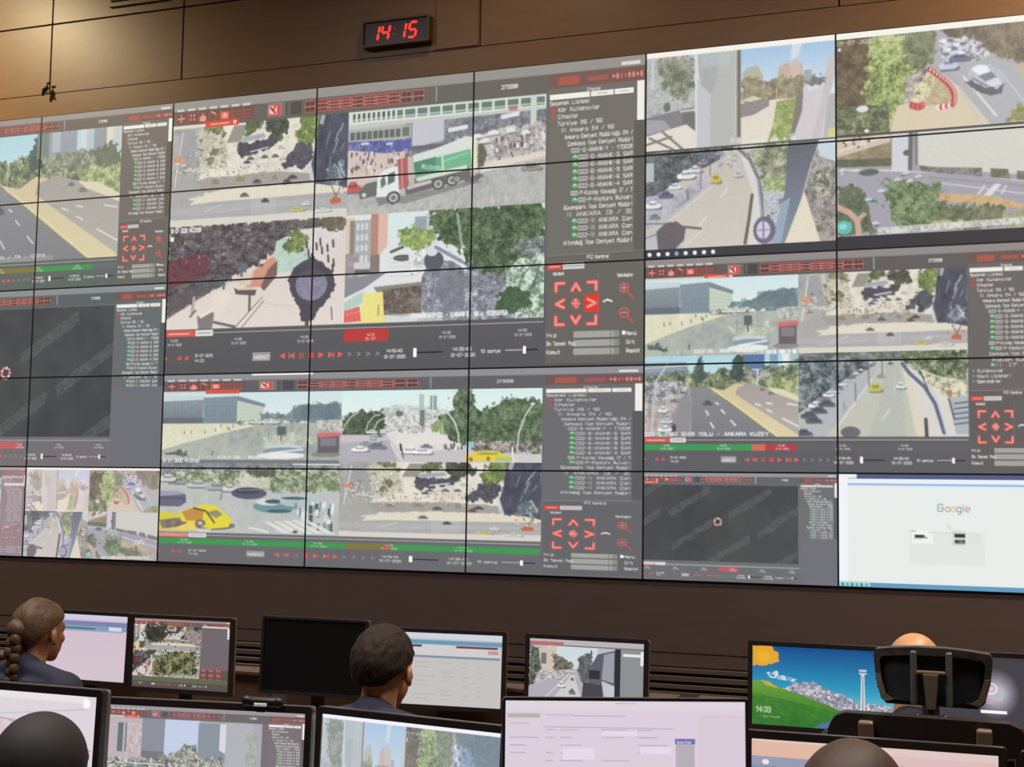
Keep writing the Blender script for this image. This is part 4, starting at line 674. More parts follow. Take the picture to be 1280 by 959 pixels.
        c.text(.69, Y + .006, 4 * k, "10 saniye", wt, .95, w=28 * W / 720); c.line([(.738, Y), (.775, Y)], 1.4 * k, L(80)); c.line([(.775, Y), (.8, Y)], 2 * k, (36, 36, 38)); c.rect(.772, Y - .012, .778, Y + .012, W_)

def panes4(c, x0, y0, W, H, fs, split=.4045, row=.463, top=.1, bot=.838, right=.811, g=.03):
    t = y0 + top * H; b = y0 + bot * H; m = y0 + row * H; sx = x0 + split * W; r = x0 + right * W
    for f, (a0, b0, a1, b1) in zip(fs, ((x0, t, sx, m), (sx, t, r, m), (x0, m, sx, b), (sx, m, r, b))):
        if f is None: continue
        c.pane(a0, b0, a1, b1); f(c)
def grain_haze(c, s=1, amt=.016): c.soft(s + 2); c.grain(amt); c.blend(.13, (214, 216, 212))  # softens, grains, and mixes a pale screen haze into the colours

def blank_view(c, s=4.0):                          # empty pane: watermark lettering set aslant, loading ring
    c.tex([(0, 0), (1, 0), (1, 1), (0, 1)], [(66, 68, 72), (72, 74, 77), (78, 80, 80)], sc=40)
    for x, y in ((.17, .34), (.56, .36), (.18, .78), (.74, .6), (-.12, .22), (-.16, .66), (.42, .98), (.84, 1.02)):
        w = .27; h = w * .62 * (c.box[2] - c.box[0]) / (c.box[3] - c.box[1])      # lettering is too faint to read
        c.tex([(x, y), (x + w, y - h), (x + w + .01, y - h + .09), (x + .01, y + .09)], [(78, 84, 84), (98, 106, 102), (112, 120, 114)], sc=1.3, a=.5, con=2.4, warp=1)
def ring(c, x, y, r):
    w = (c.box[2] - c.box[0]) / (c.box[3] - c.box[1])
    for i in range(9):
        a = i * .698; c.ell(x + r * math.cos(a), y + r * w * math.sin(a), r * .3, r * w * .3, (236, 206, 204) if i % 2 else (214, 150, 150))
    for i in range(5):
        a = 2 + i * .5; c.ell(x + 1.35 * r * math.cos(a), y + 1.35 * r * w * math.sin(a), r * .2, r * w * .2, (170, 60, 66), .8)

def web_page(c):                                   # search page with two thumbnails
    c.rect(0, 0, 1, 1, (232, 236, 234)); c.rect(0, 0, 1, .05, (84, 92, 130)); c.rect(0, 0, .09, .04, (236, 240, 244)); c.rect(0, .045, 1, .085, (232, 240, 248)); c.rect(.045, .085, 1, .1, (126, 176, 222)); c.rect(.045, .1, 1, .12, (226, 234, 242)); c.rect(0, .04, .045, 1, (240, 242, 248))
    c.rect(.34, .5, .69, .78, (226, 230, 226)); c.rect(.35, .49, .45, .6, (240, 242, 240)); c.rect(.54, .49, .6, .61, (206, 208, 206))
    X = .475; cols = [(140, 152, 180), (200, 150, 146), (206, 190, 130), (140, 152, 180), (150, 180, 150), (200, 150, 146)]
    for ch, q, dx in zip("Google", cols, (0, .036, .062, .088, .113, .128)): c.text(X + dx, .322, 8.5 if ch in 'G' else 8, ch, q, 1, w=7.6 if ch == 'G' else 6.2, bold=.14)
    c.rect(.365, .525, .41, .555, (70, 74, 72)); c.rect(.41, .54, .425, .56, (170, 172, 170)); c.rect(.345, .49, .37, .5, (180, 180, 178)); c.rect(.36, .56, .4, .568, (200, 202, 200))
    c.rect(.55, .51, .6, .545, (60, 62, 60)); c.rect(.55, .56, .6, .595, (120, 120, 118)); c.rect(.555, .57, .57, .59, (60, 60, 58)); c.rect(.585, .565, .598, .58, (70, 72, 70)); c.rect(.54, .548, .602, .56, (236, 238, 236)); c.rect(.43, .5, .54, .51, (214, 216, 214)); c.rect(.61, .5, .67, .6, (222, 226, 222))
    c.line([(.52, .44), (.53, .47)], 1.4, (190, 196, 200)); c.rect(0, .955, 1, 1, (98, 156, 190)); c.rect(0, .95, .15, .99, (180, 220, 216)); 
    for i in range(6): c.rect(.012 + i * .023, .962, .024 + i * .023, .99, (90, 170, 160) if i % 2 else (60, 130, 150))

def taskbar(c, y0, y1, n=8):
    c.rect(0, y0, 1, y1, (60, 60, 66))
    for i in range(n): c.ell(.012 + i * .0245, (y0 + y1) / 2 + .002, .0055, (y1 - y0) * .22, (236, 236, 240) if i not in (3,) else (130, 176, 190))

def draw_wall():
    c = Canvas(NC * 240, NR * 135, (70, 70, 72)); U, V = 240, 135
    TB = dict(g=(112, 108, 102), g2=(88, 88, 92)); TF = dict(g=(106, 106, 110), seg=((.42, .515, (128, 120, 66)), (.5, .515, (160, 92, 70))))  # TB fades from a warm glare at the top to cooler grey
    TH = dict(g=(104, 100, 98), g2=(94, 94, 100), seg=((.285, .32, (206, 110, 90)), (.32, .4, (176, 66, 72)), (.4, .81, (98, 98, 104))))
    TA = dict(g=(116, 108, 104), g2=(96, 104, 102), green=(72, 150, 84), seg=((.36, .5, (130, 122, 66)), (.72, .81, (104, 112, 112)))); TC = dict(g=(100, 106, 108), g2=(118, 112, 116), seg=((.36, .48, (190, 100, 104)),))
    TI = dict(g=(108, 110, 114), seg=((.4, .5, (196, 92, 92)),), red=(206, 110, 108)); TD = dict(g=(140, 124, 128), g2=(150, 140, 146), red=(196, 130, 130), w=(226, 210, 214))  # TD includes the pinkish glare at the lower left
    def ww(u, v, nu, nv, th, fs, **k):
        ui(c, u * U, v * V, nu * U, nv * V, th, **k)
        if fs: panes4(c, u * U, v * V, nu * U, nv * V, fs)
    G = lambda f, n=1: (lambda c: (f(c), grain_haze(c, n)))
    # B
    ww(2, 0, 3, 3, TB, (G(v_square), G(v_truck), G(v_lamp_plaza), G(v_trees)), mode='grey', sel=True)
    c.pane(480, 0, 1200, 405); c.rect(.078, .083, .156, .105, (212, 78, 62)); c.line([(.09, .095), (.133, .094)], 2, (246, 170, 156)); c.ell(.147, .093, .004, .007, (246, 200, 190)); c.rect(.0, .09, .078, .103, (226, 218, 206), .85)
    c.rect(.405, .858, .5, .9, (186, 62, 60)); c.text(.455, .882, 3.4, "14:21", (240, 190, 186), .9, w=12); c.text(.452, .896, 3.4, "01-07", (240, 190, 186), .9, w=16)
    # F
    ww(2, 3, 3, 2, TF, (G(v_plaza), G(v_lamps), G(v_taxi), G(v_square)), sel=False, tabx=.1)
    c.pane(480, 405, 1200, 675); c.rect(.1, .083, .178, .105, (206, 90, 84)); c.rect(0, .455, .4, .475, (120, 120, 126), .85); c.text(.004, .47, 4.2, "01-07-2020 14:22:09", W_, .95, w=62); c.rect(.205, 0, .34, .012, (236, 234, 232)); c.rect(0, .842, .07, .864, (222, 150, 130), .8)
    # A
    ww(0, 0, 2, 2, TA, None); c.pane(0, 27, 390, 226); v_highway(c)
    c.rect(.6, -.02, .66, .2, (104, 118, 112)); c.rect(.655, -.02, .79, .2, (140, 146, 158)); c.rect(.67, -.02, .71, .16, (170, 180, 188)); c.rect(.81, -.02, .835, .2, (206, 214, 214)); c.rect(.835, -.02, .87, .18, (176, 190, 204)); c.rect(.87, -.02, .93, .2, (136, 142, 148)); c.rect(.93, -.02, .96, .2, (222, 218, 196)); c.rect(.96, -.02, 1.01, .2, (188, 204, 202))
    c.tex([(.62, .2), (.8, .16), (1, .2), (1, .3), (.64, .3)], [(84, 96, 74), (120, 126, 104), (190, 184, 168)], sc=3, warp=3); c.tex([(.86, .16), (.98, .12), (1, .3), (.88, .3)], [(74, 84, 70), (104, 112, 92)], sc=3, warp=3)
    caption(c, .0, .97, .66); grain_haze(c); c.blend(.1, (196, 200, 192))  # second blend lays more haze over this window's picture
    c.rect(0, .96, .7, 1, (190, 190, 190), .3)
    # C
    ww(0, 2, 2, 2, TC, None, mode='grey', ptz=False, tabs=False, low=lambda: (c.rect(.815, .64, 1, .99, (112, 112, 118)), c.line([(.816, .6), (1, .6)], 1, (130, 134, 134)), c.text(.9, .6, 4, "Ses", (220, 220, 220), .9, w=14)))
    c.rect(.815, .56, 1, .99, (110, 110, 118)); c.pane(0, 270 + 29, 389, 270 + 225); blank_view(c); ring(c, .497, .502, .02)
    # D, E: pictures washed pale with the glare lying on these displays
    ui(c, 0, 540, 240, 135, TD, tree=TREE, det=0); c.pane(0, 556, 195, 652); v_highway(c); c.blend(.4, (200, 184, 190)); c.soft(2)
    c.pane(195, 540, 240, 675); c.blend(.35, (176, 160, 168)); c.soft(2); c.rect(.1, .18, .95, .21, (226, 212, 216))
    c.pane(240, 540, 480, 675); c.rect(0, 0, 1, .035, (240, 236, 232))
    for f, bx in ((v_pillar, (0, .03, .485, .5)), (v_barrier, (.485, .03, 1, .49)), (v_street_zoom, (0, .49, .485, 1)), (v_field, (.485, .48, 1, 1))):
        c.pane(240 + bx[0] * 240, 540 + bx[1] * 135, 240 + bx[2] * 240, 540 + bx[3] * 135); f(c); c.blend(.3 if f is not v_pillar else .5, (206, 200, 206) if f is not v_pillar else (236, 216, 214)); c.soft(2)
    # G
    c.pane(1200, 0, 1680, 270); c.rect(0, 0, 1, 1, (60, 60, 66)); c.rect(0, 0, 1, .03, (244, 240, 230))
    for f, bx in ((v_pillar, (0, .028, .5, .482)), (v_barrier, (.5, .03, 1.0, .478)), (v_street_zoom, (0, .488, .5, .955)), (v_field, (.5, .484, 1.0, .94))):
        c.pane(1200 + bx[0] * 480, bx[1] * 270, 1200 + bx[2] * 480, bx[3] * 270); f(c); grain_haze(c, 1)
    c.pane(1200, 0, 1680, 270); c.rect(0, .482, 1, .488, (96, 92, 88)); taskbar(c, .955, 1.0); c.rect(.5, .94, 1, 1, (54, 54, 60)); c.line([(0, .5), (.04, .5)], 1, W_, .5)
    # H
    ww(5, 2, 2, 2, TH, (G(v_plaza), G(v_square), G(v_highway), G(v_street)), tabx=.16, tree=TREE[:15] + ["Çankaya İlçe Emniyet", "Rıdvan Süreyya", "İl [7 / 7", "+ Kullanıcılar", "+ Kayıt Listeleri", "+ Operatörler"], tindent=TIND[:15] + [.861, .868, .875, .822, .822, .822])
    c.pane(1200, 270, 1680, 540); caption(c, .0, .833, .33, s="022-5-ESKİŞEHİR YOLU - ANKARA KUZEY"); caption(c, .3, .46, .1)
    # I
    ww(5, 4, 1, 1, TI, None, mode='grey', ptz=False, tabs=True, tabx=.0); c.rect(.815, .58, 1, .99, (112, 112, 120))
    c.pane(1200 + 0, 540 + 15.5, 1200 + 193, 540 + 110); blank_view(c); ring(c, .49, .48, .022)
    c.pane(1200, 540, 1440, 675); c.rect(0, .835, .12, .86, (226, 220, 216), .8)
    # J
    c.pane(1440, 540, 1680, 675); web_page(c)
    return c.out()

# ---- pictures on the desk monitors (each function fills the whole screen)
def m_form(c):
    c.rect(0, 0, 1, 1, (208, 190, 204), col2=(212, 194, 204)); c.rect(0, 0, 1, .07, (206, 204, 226)); c.rect(0, .1, 1, .17, (124, 130, 176)); c.rect(0, .17, 1, .24, (130, 156, 180)); c.rect(0, .2, .62, .225, (70, 120, 120)); c.rect(.78, .175, .93, .235, (214, 214, 228)); c.rect(0, .24, .95, .255, (160, 160, 200))
def m_list(c):
    c.rect(0, 0, 1, 1, (196, 192, 190)); c.rect(0, 0, 1, .08, (206, 212, 222)); c.rect(0, .1, 1, .16, (104, 152, 182)); c.rect(0, .17, .33, .2, (70, 64, 78)); c.rect(.33, .165, .6, .24, (206, 206, 208)); c.rect(.62, .17, .96, .205, (110, 62, 74)); c.rect(0, .315, .98, .345, (120, 144, 164)); c.rect(0, .2, .98, .31, (208, 204, 206)); c.rect(.88, .22, .97, .27, (190, 150, 152))
    for j in range(9):
        for x, w in ((.08, .1), (.28, .2), (.5, .12), (.68, .07), (.8, .04)):
            if (j * 3 + int(x * 10)) % 4: c.line([(x, .41 + j * .063), (x + w * (.5 + .12 * (j % 4)), .41 + j * .063)], 1.2, (150, 148, 150), .8)
def m_panes(c):
    ui(c, 0, 0, c.w, c.h, dict(g=(120, 100, 98), g2=(88, 78, 74)), tree=None, ptz=False, tabs=False); c.rect(.7, .12, 1, .7, (112, 104, 108)); c.rect(.71, .08, .98, .1, (226, 220, 216)); c.rect(.97, .1, .99, .25, (226, 220, 216))
    for j in range(3):
        for i in range(3): c.rect(.72 + i * .075, .69 + j * .07, .765 + i * .075, .73 + j * .07, (190, 92, 96))
    for f, bx in ((v_trees, (0, .09, .3, .46)), (v_square, (.12, .1, .7, .47)), (v_lamp_plaza, (0, .45, .3, .84)), (v_truck, (.25, .46, .7, .84))):
        c.pane(bx[0] * c.w, bx[1] * c.h, bx[2] * c.w, bx[3] * c.h); f(c); c.blend(.1, (96, 78, 70)); c.soft(1)
    c.pane(0, 0, c.w, c.h)
    c.tex([(.12, .1), (.34, .1), (.34, .3), (.2, .36), (.12, .3)], [(40, 40, 38), (84, 80, 66)], sc=5, warp=5); c.tex([(.3, .48), (.66, .46), (.66, .78), (.2, .82), (.24, .6)], [(40, 48, 36), (96, 102, 62), (160, 150, 120)], sc=6, warp=6, con=2.6); c.tex([(.5, .14), (.7, .14), (.7, .4), (.56, .3)], [(110, 96, 96), (180, 166, 160)], sc=3, warp=4); c.rect(0, .84, 1, .9, (98, 104, 78))
def m_street(c):
    c.rect(0, 0, 1, 1, (120, 118, 124)); c.rect(0, 0, 1, .08, (186, 180, 180)); c.rect(0, .04, .3, .1, (180, 110, 110)); c.rect(.8, .1, 1, 1, (140, 142, 144)); c.rect(.82, .16, .99, .2, (232, 230, 232)); c.rect(.97, .12, .995, .32, (232, 230, 232))
    c.pane(0, .1 * c.h, .8 * c.w, c.h)
    c.rect(0, 0, 1, 1, (190, 186, 188)); c.rect(.2, 0, .75, .35, (206, 216, 224)); c.tex([(0, 0), (.12, .05), (.14, .5), (0, .7)], [(48, 58, 50), (90, 100, 84), (140, 142, 128)], sc=4, warp=4)
    c.poly([(.1, .05), (.3, 0), (.3, .35), (.15, .45)], (206, 190, 178)); c.rect(.13, .12, .19, .3, (120, 116, 120)); c.tex([(.25, .1), (.4, .2), (.5, .3), (.45, .42), (.28, .42)], [(70, 72, 66), (110, 106, 92), (150, 140, 124)], sc=3, warp=3); c.tex([(.55, .15), (.68, .05), (.72, .5), (.6, .6), (.53, .4)], [(70, 76, 80), (120, 124, 126)], sc=3, warp=3)
    c.poly([(0, .68), (.45, .4), (.53, .4), (.7, 1), (0, 1)], (176, 172, 182)); c.poly([(.2, 1), (.47, .45), (.5, .45), (.62, 1)], (206, 202, 202)); c.line([(.12, .95), (.44, .45)], 2, (230, 226, 222))
    c.tex([(.1, .42), (.5, .36), (.5, .44), (.06, .6)], [(110, 108, 110), (190, 184, 186), (230, 226, 226)], sc=2, con=2.8)
    c.poly([(.68, .3), (.75, .1), (1, .0), (1, 1), (.62, 1)], (96, 94, 104)); c.poly([(.82, .1), (.93, .05), (.93, .55), (.8, .5)], (150, 158, 168)); c.poly([(.8, .52), (.95, .6), (.94, 1), (.84, .9)], (196, 196, 202)); c.rect(.66, .36, .78, .5, (50, 48, 56)); c.rect(.94, 0, 1, 1, (44, 44, 54)); c.poly([(.6, .55), (.8, .6), (.82, 1), (.58, 1)], (70, 68, 78))
    for x, y, w, col in ((.36, .62, .08, (222, 220, 220)), (.48, .72, .07, (96, 130, 126)), (.24, .93, .12, (206, 96, 104)), (.33, .5, .05, (210, 208, 208)), (.48, .52, .04, (120, 122, 126))): c.car(x, y, w, w * 1.5, col)
def m_wallpaper(c):
    c.rect(0, 0, 1, 1, (24, 84, 148), col2=(96, 190, 206)); c.rect(0, 0, 1, .5, (22, 78, 140), col2=(44, 150, 186)); c.rect(0, .5, 1, .8, (44, 150, 186), col2=(130, 200, 206))
    c.poly([(.0, 0), (.13, 0), (.19, .09), (.19, .2), (.13, .23), (.08, .26), (0, .25)], (226, 166, 46), warp=1.5); c.ell(.08, .14, .05, .07, (240, 180, 40), .7)
    c.tex([(.1, .34), (.18, .31), (.2, .36), (.32, .4), (.3, .44), (.2, .42), (.12, .4)], [(150, 190, 216), (222, 228, 236)], sc=3, con=3, thr=.35)
    c.tex([(.2, .56), (.3, .45), (.44, .42), (.52, .5), (.66, .58), (.78, .66), (1, .68), (1, .85), (.2, .85)], [(96, 100, 122), (160, 158, 172), (226, 224, 230)], sc=3, con=2.8, warp=2, sy=.7)
    c.poly([(0, .45), (.07, .44), (.2, .52), (.4, .62), (.66, .78), (.7, .84), (.64, 1), (0, 1)], (110, 160, 60), 1, col2=(44, 110, 40)); c.poly([(.06, .44), (.12, .45), (.2, .54), (.1, .5)], (206, 176, 70), .8); c.tex([(0, .6), (.5, .75), (.7, .85), (.6, 1), (0, 1)], [(40, 104, 40), (64, 134, 50)], sc=12, a=.6)
    c.poly([(.44, 1), (.5, .93), (.6, .88), (.7, .86), (.72, 1)], (76, 116, 150)); 
    c.poly([(.765, .86), (.772, .3), (.795, .3), (.802, .86)], (206, 214, 222)); c.rect(.781, .32, .787, .86, (110, 120, 134)); c.rect(.758, .24, .81, .3, (196, 202, 216)); c.rect(.758, .265, .81, .28, (110, 110, 126))   # plain tower
    c.text(.035, .84, 15, "14:33", (176, 206, 160), .9, w=42); c.text(.06, .9, 4, "1 Temmuz Çarşamba", (176, 206, 160), .7, w=58)
def m_emblem(c):
    c.rect(0, 0, 1, 1, (66, 64, 70)); 
    for i in range(9): c.ell(.56, .44, .15 - i * .012, .3 - i * .026, (130 + i * 13, 120 + i * 14, 134 + i * 13), .22)
    for t in range(16):
        a, b = t * .3927, (t + 1) * .3927; c.line([(.53 + .036 * math.cos(a), .38 + .062 * math.sin(a)), (.53 + .036 * math.cos(b), .38 + .062 * math.sin(b))], 3, (250, 240, 250))
    c.ell(.53, .38, .014, .025, (226, 196, 214)); c.text(.49, .56, 6, "RSS", (214, 170, 196), .9, w=22); c.rect(.46, .64, .63, .675, (250, 244, 252))
def m_map(c):
    c.rect(0, 0, 1, 1, (220, 214, 220)); c.rect(0, 0, .94, .06, (232, 226, 228)); c.tex([(.0, .2), (.6, .22), (.95, .4), (1, 1), (0, 1)], [(206, 186, 196), (222, 206, 212), (226, 216, 222)], sc=20); c.line([(0, .22), (.4, .2), (.8, .3), (.9, .5)], 1.4, (170, 140, 150)); c.line([(.4, .2), (.95, .1)], 1, (180, 170, 180)); c.line([(.75, .3), (.98, .42)], 1, (206, 110, 130)); c.ell(.94, .06, .02, .04, W_); c.line([(.83, .3), (.86, .6)], 1, (206, 150, 160))
def m_survey(c):
    ui(c, 0, 0, c.w, c.h, dict(g=(120, 114, 118), red=(176, 100, 104)), ptz=False, tabs=True); c.pane(0, .105 * c.h, .785 * c.w, c.h)
    c.rect(0, 0, 1, 1, (170, 170, 176)); c.rect(0, 0, .22, .38, (190, 178, 184)); 
    for x in (.06, .11): c.rect(x, .05, x + .035, .32, (104, 116, 126))
    c.tex([(.12, .05), (.22, .05), (.22, .35), (.12, .35)], [(180, 160, 166), (214, 204, 208)], sc=3); c.rect(.22, 0, .37, .38, (140, 146, 156)); c.rect(.22, .3, .37, .38, (120, 122, 130)); c.rect(.37, 0, .6, .38, (196, 206, 230)); c.rect(.59, .02, .77, .38, (140, 150, 160)); c.poly([(.73, .02), (.78, .02), (.78, .3), (.73, .26)], (214, 216, 222)); c.rect(.77, .0, .95, 1, (176, 180, 184)); c.rect(.95, .6, .985, 1, (60, 150, 86)); c.tex([(.9, .1), (.97, .1), (.97, .6), (.9, .6)], [(150, 156, 150), (186, 190, 186)], sc=3)
    c.tex([(.45, .3), (.5, .22), (.58, .22), (.6, .34), (.75, .32), (.77, .48), (.38, .5), (.0, .5), (0, .38), (.3, .36)], [(96, 104, 100), (150, 152, 142), (216, 212, 208)], sc=3, con=2.6, warp=2)
    c.rect(0, .5, .4, 1, (160, 160, 166)); c.poly([(.4, .52), (.75, .54), (.76, 1), (.38, 1)], (206, 180, 152)); c.tex([(.42, .5), (.5, .5), (.5, .7), (.42, .7)], [(110, 84, 72), (190, 160, 130)], sc=3, warp=3, con=2.5); c.rect(.0, .5, .03, 1, (120, 120, 126)); c.rect(.06, .5, .07, 1, (130, 132, 138)); c.line([(0, .42), (.38, .42)], 2, (226, 222, 222)); c.scatter([(0, .4), (.4, .4), (.4, .5), (0, .5)], 24, 6, 3, [(220, 218, 216), (96, 98, 102), (176, 172, 172)])
def m_twoviews(c):
    c.rect(0, 0, 1, .04, (240, 240, 252)); c.pane(0, .03 * c.h, .485 * c.w, 1.05 * c.h); v_pillar(c); c.blend(.42, (200, 212, 226)); c.soft(4)
    c.pane(.485 * c.w, .03 * c.h, c.w, 1.05 * c.h); v_barrier(c); c.blend(.36, (180, 196, 210)); c.poly([(.56, -.02), (1, -.02), (1, .5), (.6, .4)], (110, 140, 170), .5); c.soft(2)
    c.pane(0, 0, c.w, c.h); c.rect(0, 0, 1, .035, (244, 242, 252))
def m_records(c):
    c.rect(0, 0, 1, 1, (220, 206, 220)); c.rect(0, 0, 1, .07, (222, 212, 222)); c.rect(.01, .095, .145, .125, (184, 176, 172)); c.rect(.8, .1, 1, 1, (216, 202, 214))
    for x0, x1, y in ((.17, .28, .105), (.28, .5, .11), (.46, .54, .02), (.02, .1, .165)): c.line([(x0, y), (x1, y)], 1.3, (160, 146, 160), .7)
    rs = np.random.RandomState(4)
    for cx, w in ((.02, .12), (.17, .05), (.23, .1), (.4, .12), (.55, .13)):
        for j in range(14):
            if rs.rand() < .72: y = .21 + j * .055; c.line([(cx, y), (cx + w * (.4 + .6 * rs.rand()), y)], 1.4, (156, 140, 158), .55 + .3 * rs.rand())
    for x, y, w, h in ((.24, .34, .13, .08), (.4, .53, .15, .13), (.4, .22, .15, .03), (.56, .33, .13, .05), (.56, .62, .13, .05)): c.rect(x, y, x + w, y + h, (230, 218, 234))
    c.line([(.16, .19), (.7, .2)], 1.4, (176, 160, 178)); c.rect(.705, .27, .79, .31, (120, 112, 176)); c.text(.715, .305, 5, "Kayıtlar", (210, 204, 236), 1, w=30); c.rect(.708, .31, .788, .62, (184, 174, 184))
def m_peach(c):
    c.rect(0, 0, 1, 1, (222, 200, 196)); c.rect(0, .02, .55, .13, (228, 176, 152), .7); c.rect(.4, .06, 1, .13, (220, 190, 190)); c.rect(0, .13, 1, .2, (150, 156, 178)); c.rect(0, .2, .6, .27, (124, 146, 176)); c.rect(0, .27, .06, .4, (236, 214, 200)); c.poly([(.05, .29), (.55, .3), (.6, .4), (.05, .42)], (66, 150, 72)); c.rect(.3, .32, .75, .46, (60, 140, 60)); c.rect(.05, .36, .28, .6, (176, 206, 96)); c.line([(.28, .29), (.42, .31)], 1.6, (196, 214, 230)); c.ell(.06, .17, .015, .02, (240, 226, 232)); c.rect(.75, .13, 1, .2, (196, 170, 176)); c.rect(.3, .46, 1, 1, (150, 170, 190))
def m_pale(c):
    c.rect(0, 0, 1, 1, (214, 210, 216)); c.rect(0, 0, 1, .1, (150, 170, 200))
def draw_screen(fn, w, h):
    c = Canvas(w, h, (30, 30, 34)); c.pane(0, 0, w, h); fn(c); return c.out()
# ------------------------------------------------------------------ helpers
def lin(c):
    v = [x / 255 for x in c]; return tuple([(x / 12.92 if x < .04045 else ((x + .055) / 1.055) ** 2.4) for x in v] + [1])
MATS = {}
def mat(name, col, rough=.5, metal=0, noise_amt=0, scale=20, spec=.5, coat=0, bump=0, stretch=None, emit=None, es=0):
    if name in MATS: return MATS[name]
    m = bpy.data.materials.new(name); m.use_nodes = True; nt = m.node_tree; b = nt.nodes['Principled BSDF']
    b.inputs['Base Color'].default_value = lin(col); b.inputs['Roughness'].default_value = rough; b.inputs['Metallic'].default_value = metal
    b.inputs['Specular IOR Level'].default_value = spec; b.inputs['Coat Weight'].default_value = coat
    if emit: b.inputs['Emission Color'].default_value = lin(emit); b.inputs['Emission Strength'].default_value = es
    if noise_amt or bump:
        tc = nt.nodes.new('ShaderNodeTexCoord'); mp = nt.nodes.new('ShaderNodeMapping'); n = nt.nodes.new('ShaderNodeTexNoise')
        nt.links.new(tc.outputs['Object'], mp.inputs[0]); nt.links.new(mp.outputs[0], n.inputs['Vector'])
        if stretch: mp.inputs['Scale'].default_value = stretch
        n.inputs['Scale'].default_value = scale; n.inputs['Detail'].default_value = 5
        if noise_amt:
            r = nt.nodes.new('ShaderNodeValToRGB'); c0 = [max(0, x * (1 - noise_amt)) for x in lin(col)[:3]] + [1]; c1 = [min(1, x * (1 + noise_amt)) for x in lin(col)[:3]] + [1]
            r.color_ramp.elements[0].color = c0; r.color_ramp.elements[0].position = .3; r.color_ramp.elements[1].color = c1; r.color_ramp.elements[1].position = .7
            nt.links.new(n.outputs['Fac'], r.inputs[0]); nt.links.new(r.outputs[0], b.inputs['Base Color'])
        if bump:
            bp = nt.nodes.new('ShaderNodeBump'); bp.inputs['Strength'].default_value = bump; bp.inputs['Distance'].default_value = .004
            nt.links.new(n.outputs['Fac'], bp.inputs['Height']); nt.links.new(bp.outputs[0], b.inputs['Normal'])
    MATS[name] = m; return m
def screen_mat():
    m = bpy.data.materials.new('screen_picture'); m.use_nodes = True; nt = m.node_tree; b = nt.nodes['Principled BSDF']
    a = nt.nodes.new('ShaderNodeAttribute'); a.attribute_name = 'picture'; a.attribute_type = 'GEOMETRY'
    b.inputs['Base Color'].default_value = (.012, .012, .013, 1); b.inputs['Roughness'].default_value = .42; b.inputs['Specular IOR Level'].default_value = .25
    nt.links.new(a.outputs['Color'], b.inputs['Emission Color']); b.inputs['Emission Strength'].default_value = 1.0
    m.cycles.emission_sampling = 'NONE'
    return m
M_SCREEN = screen_mat()

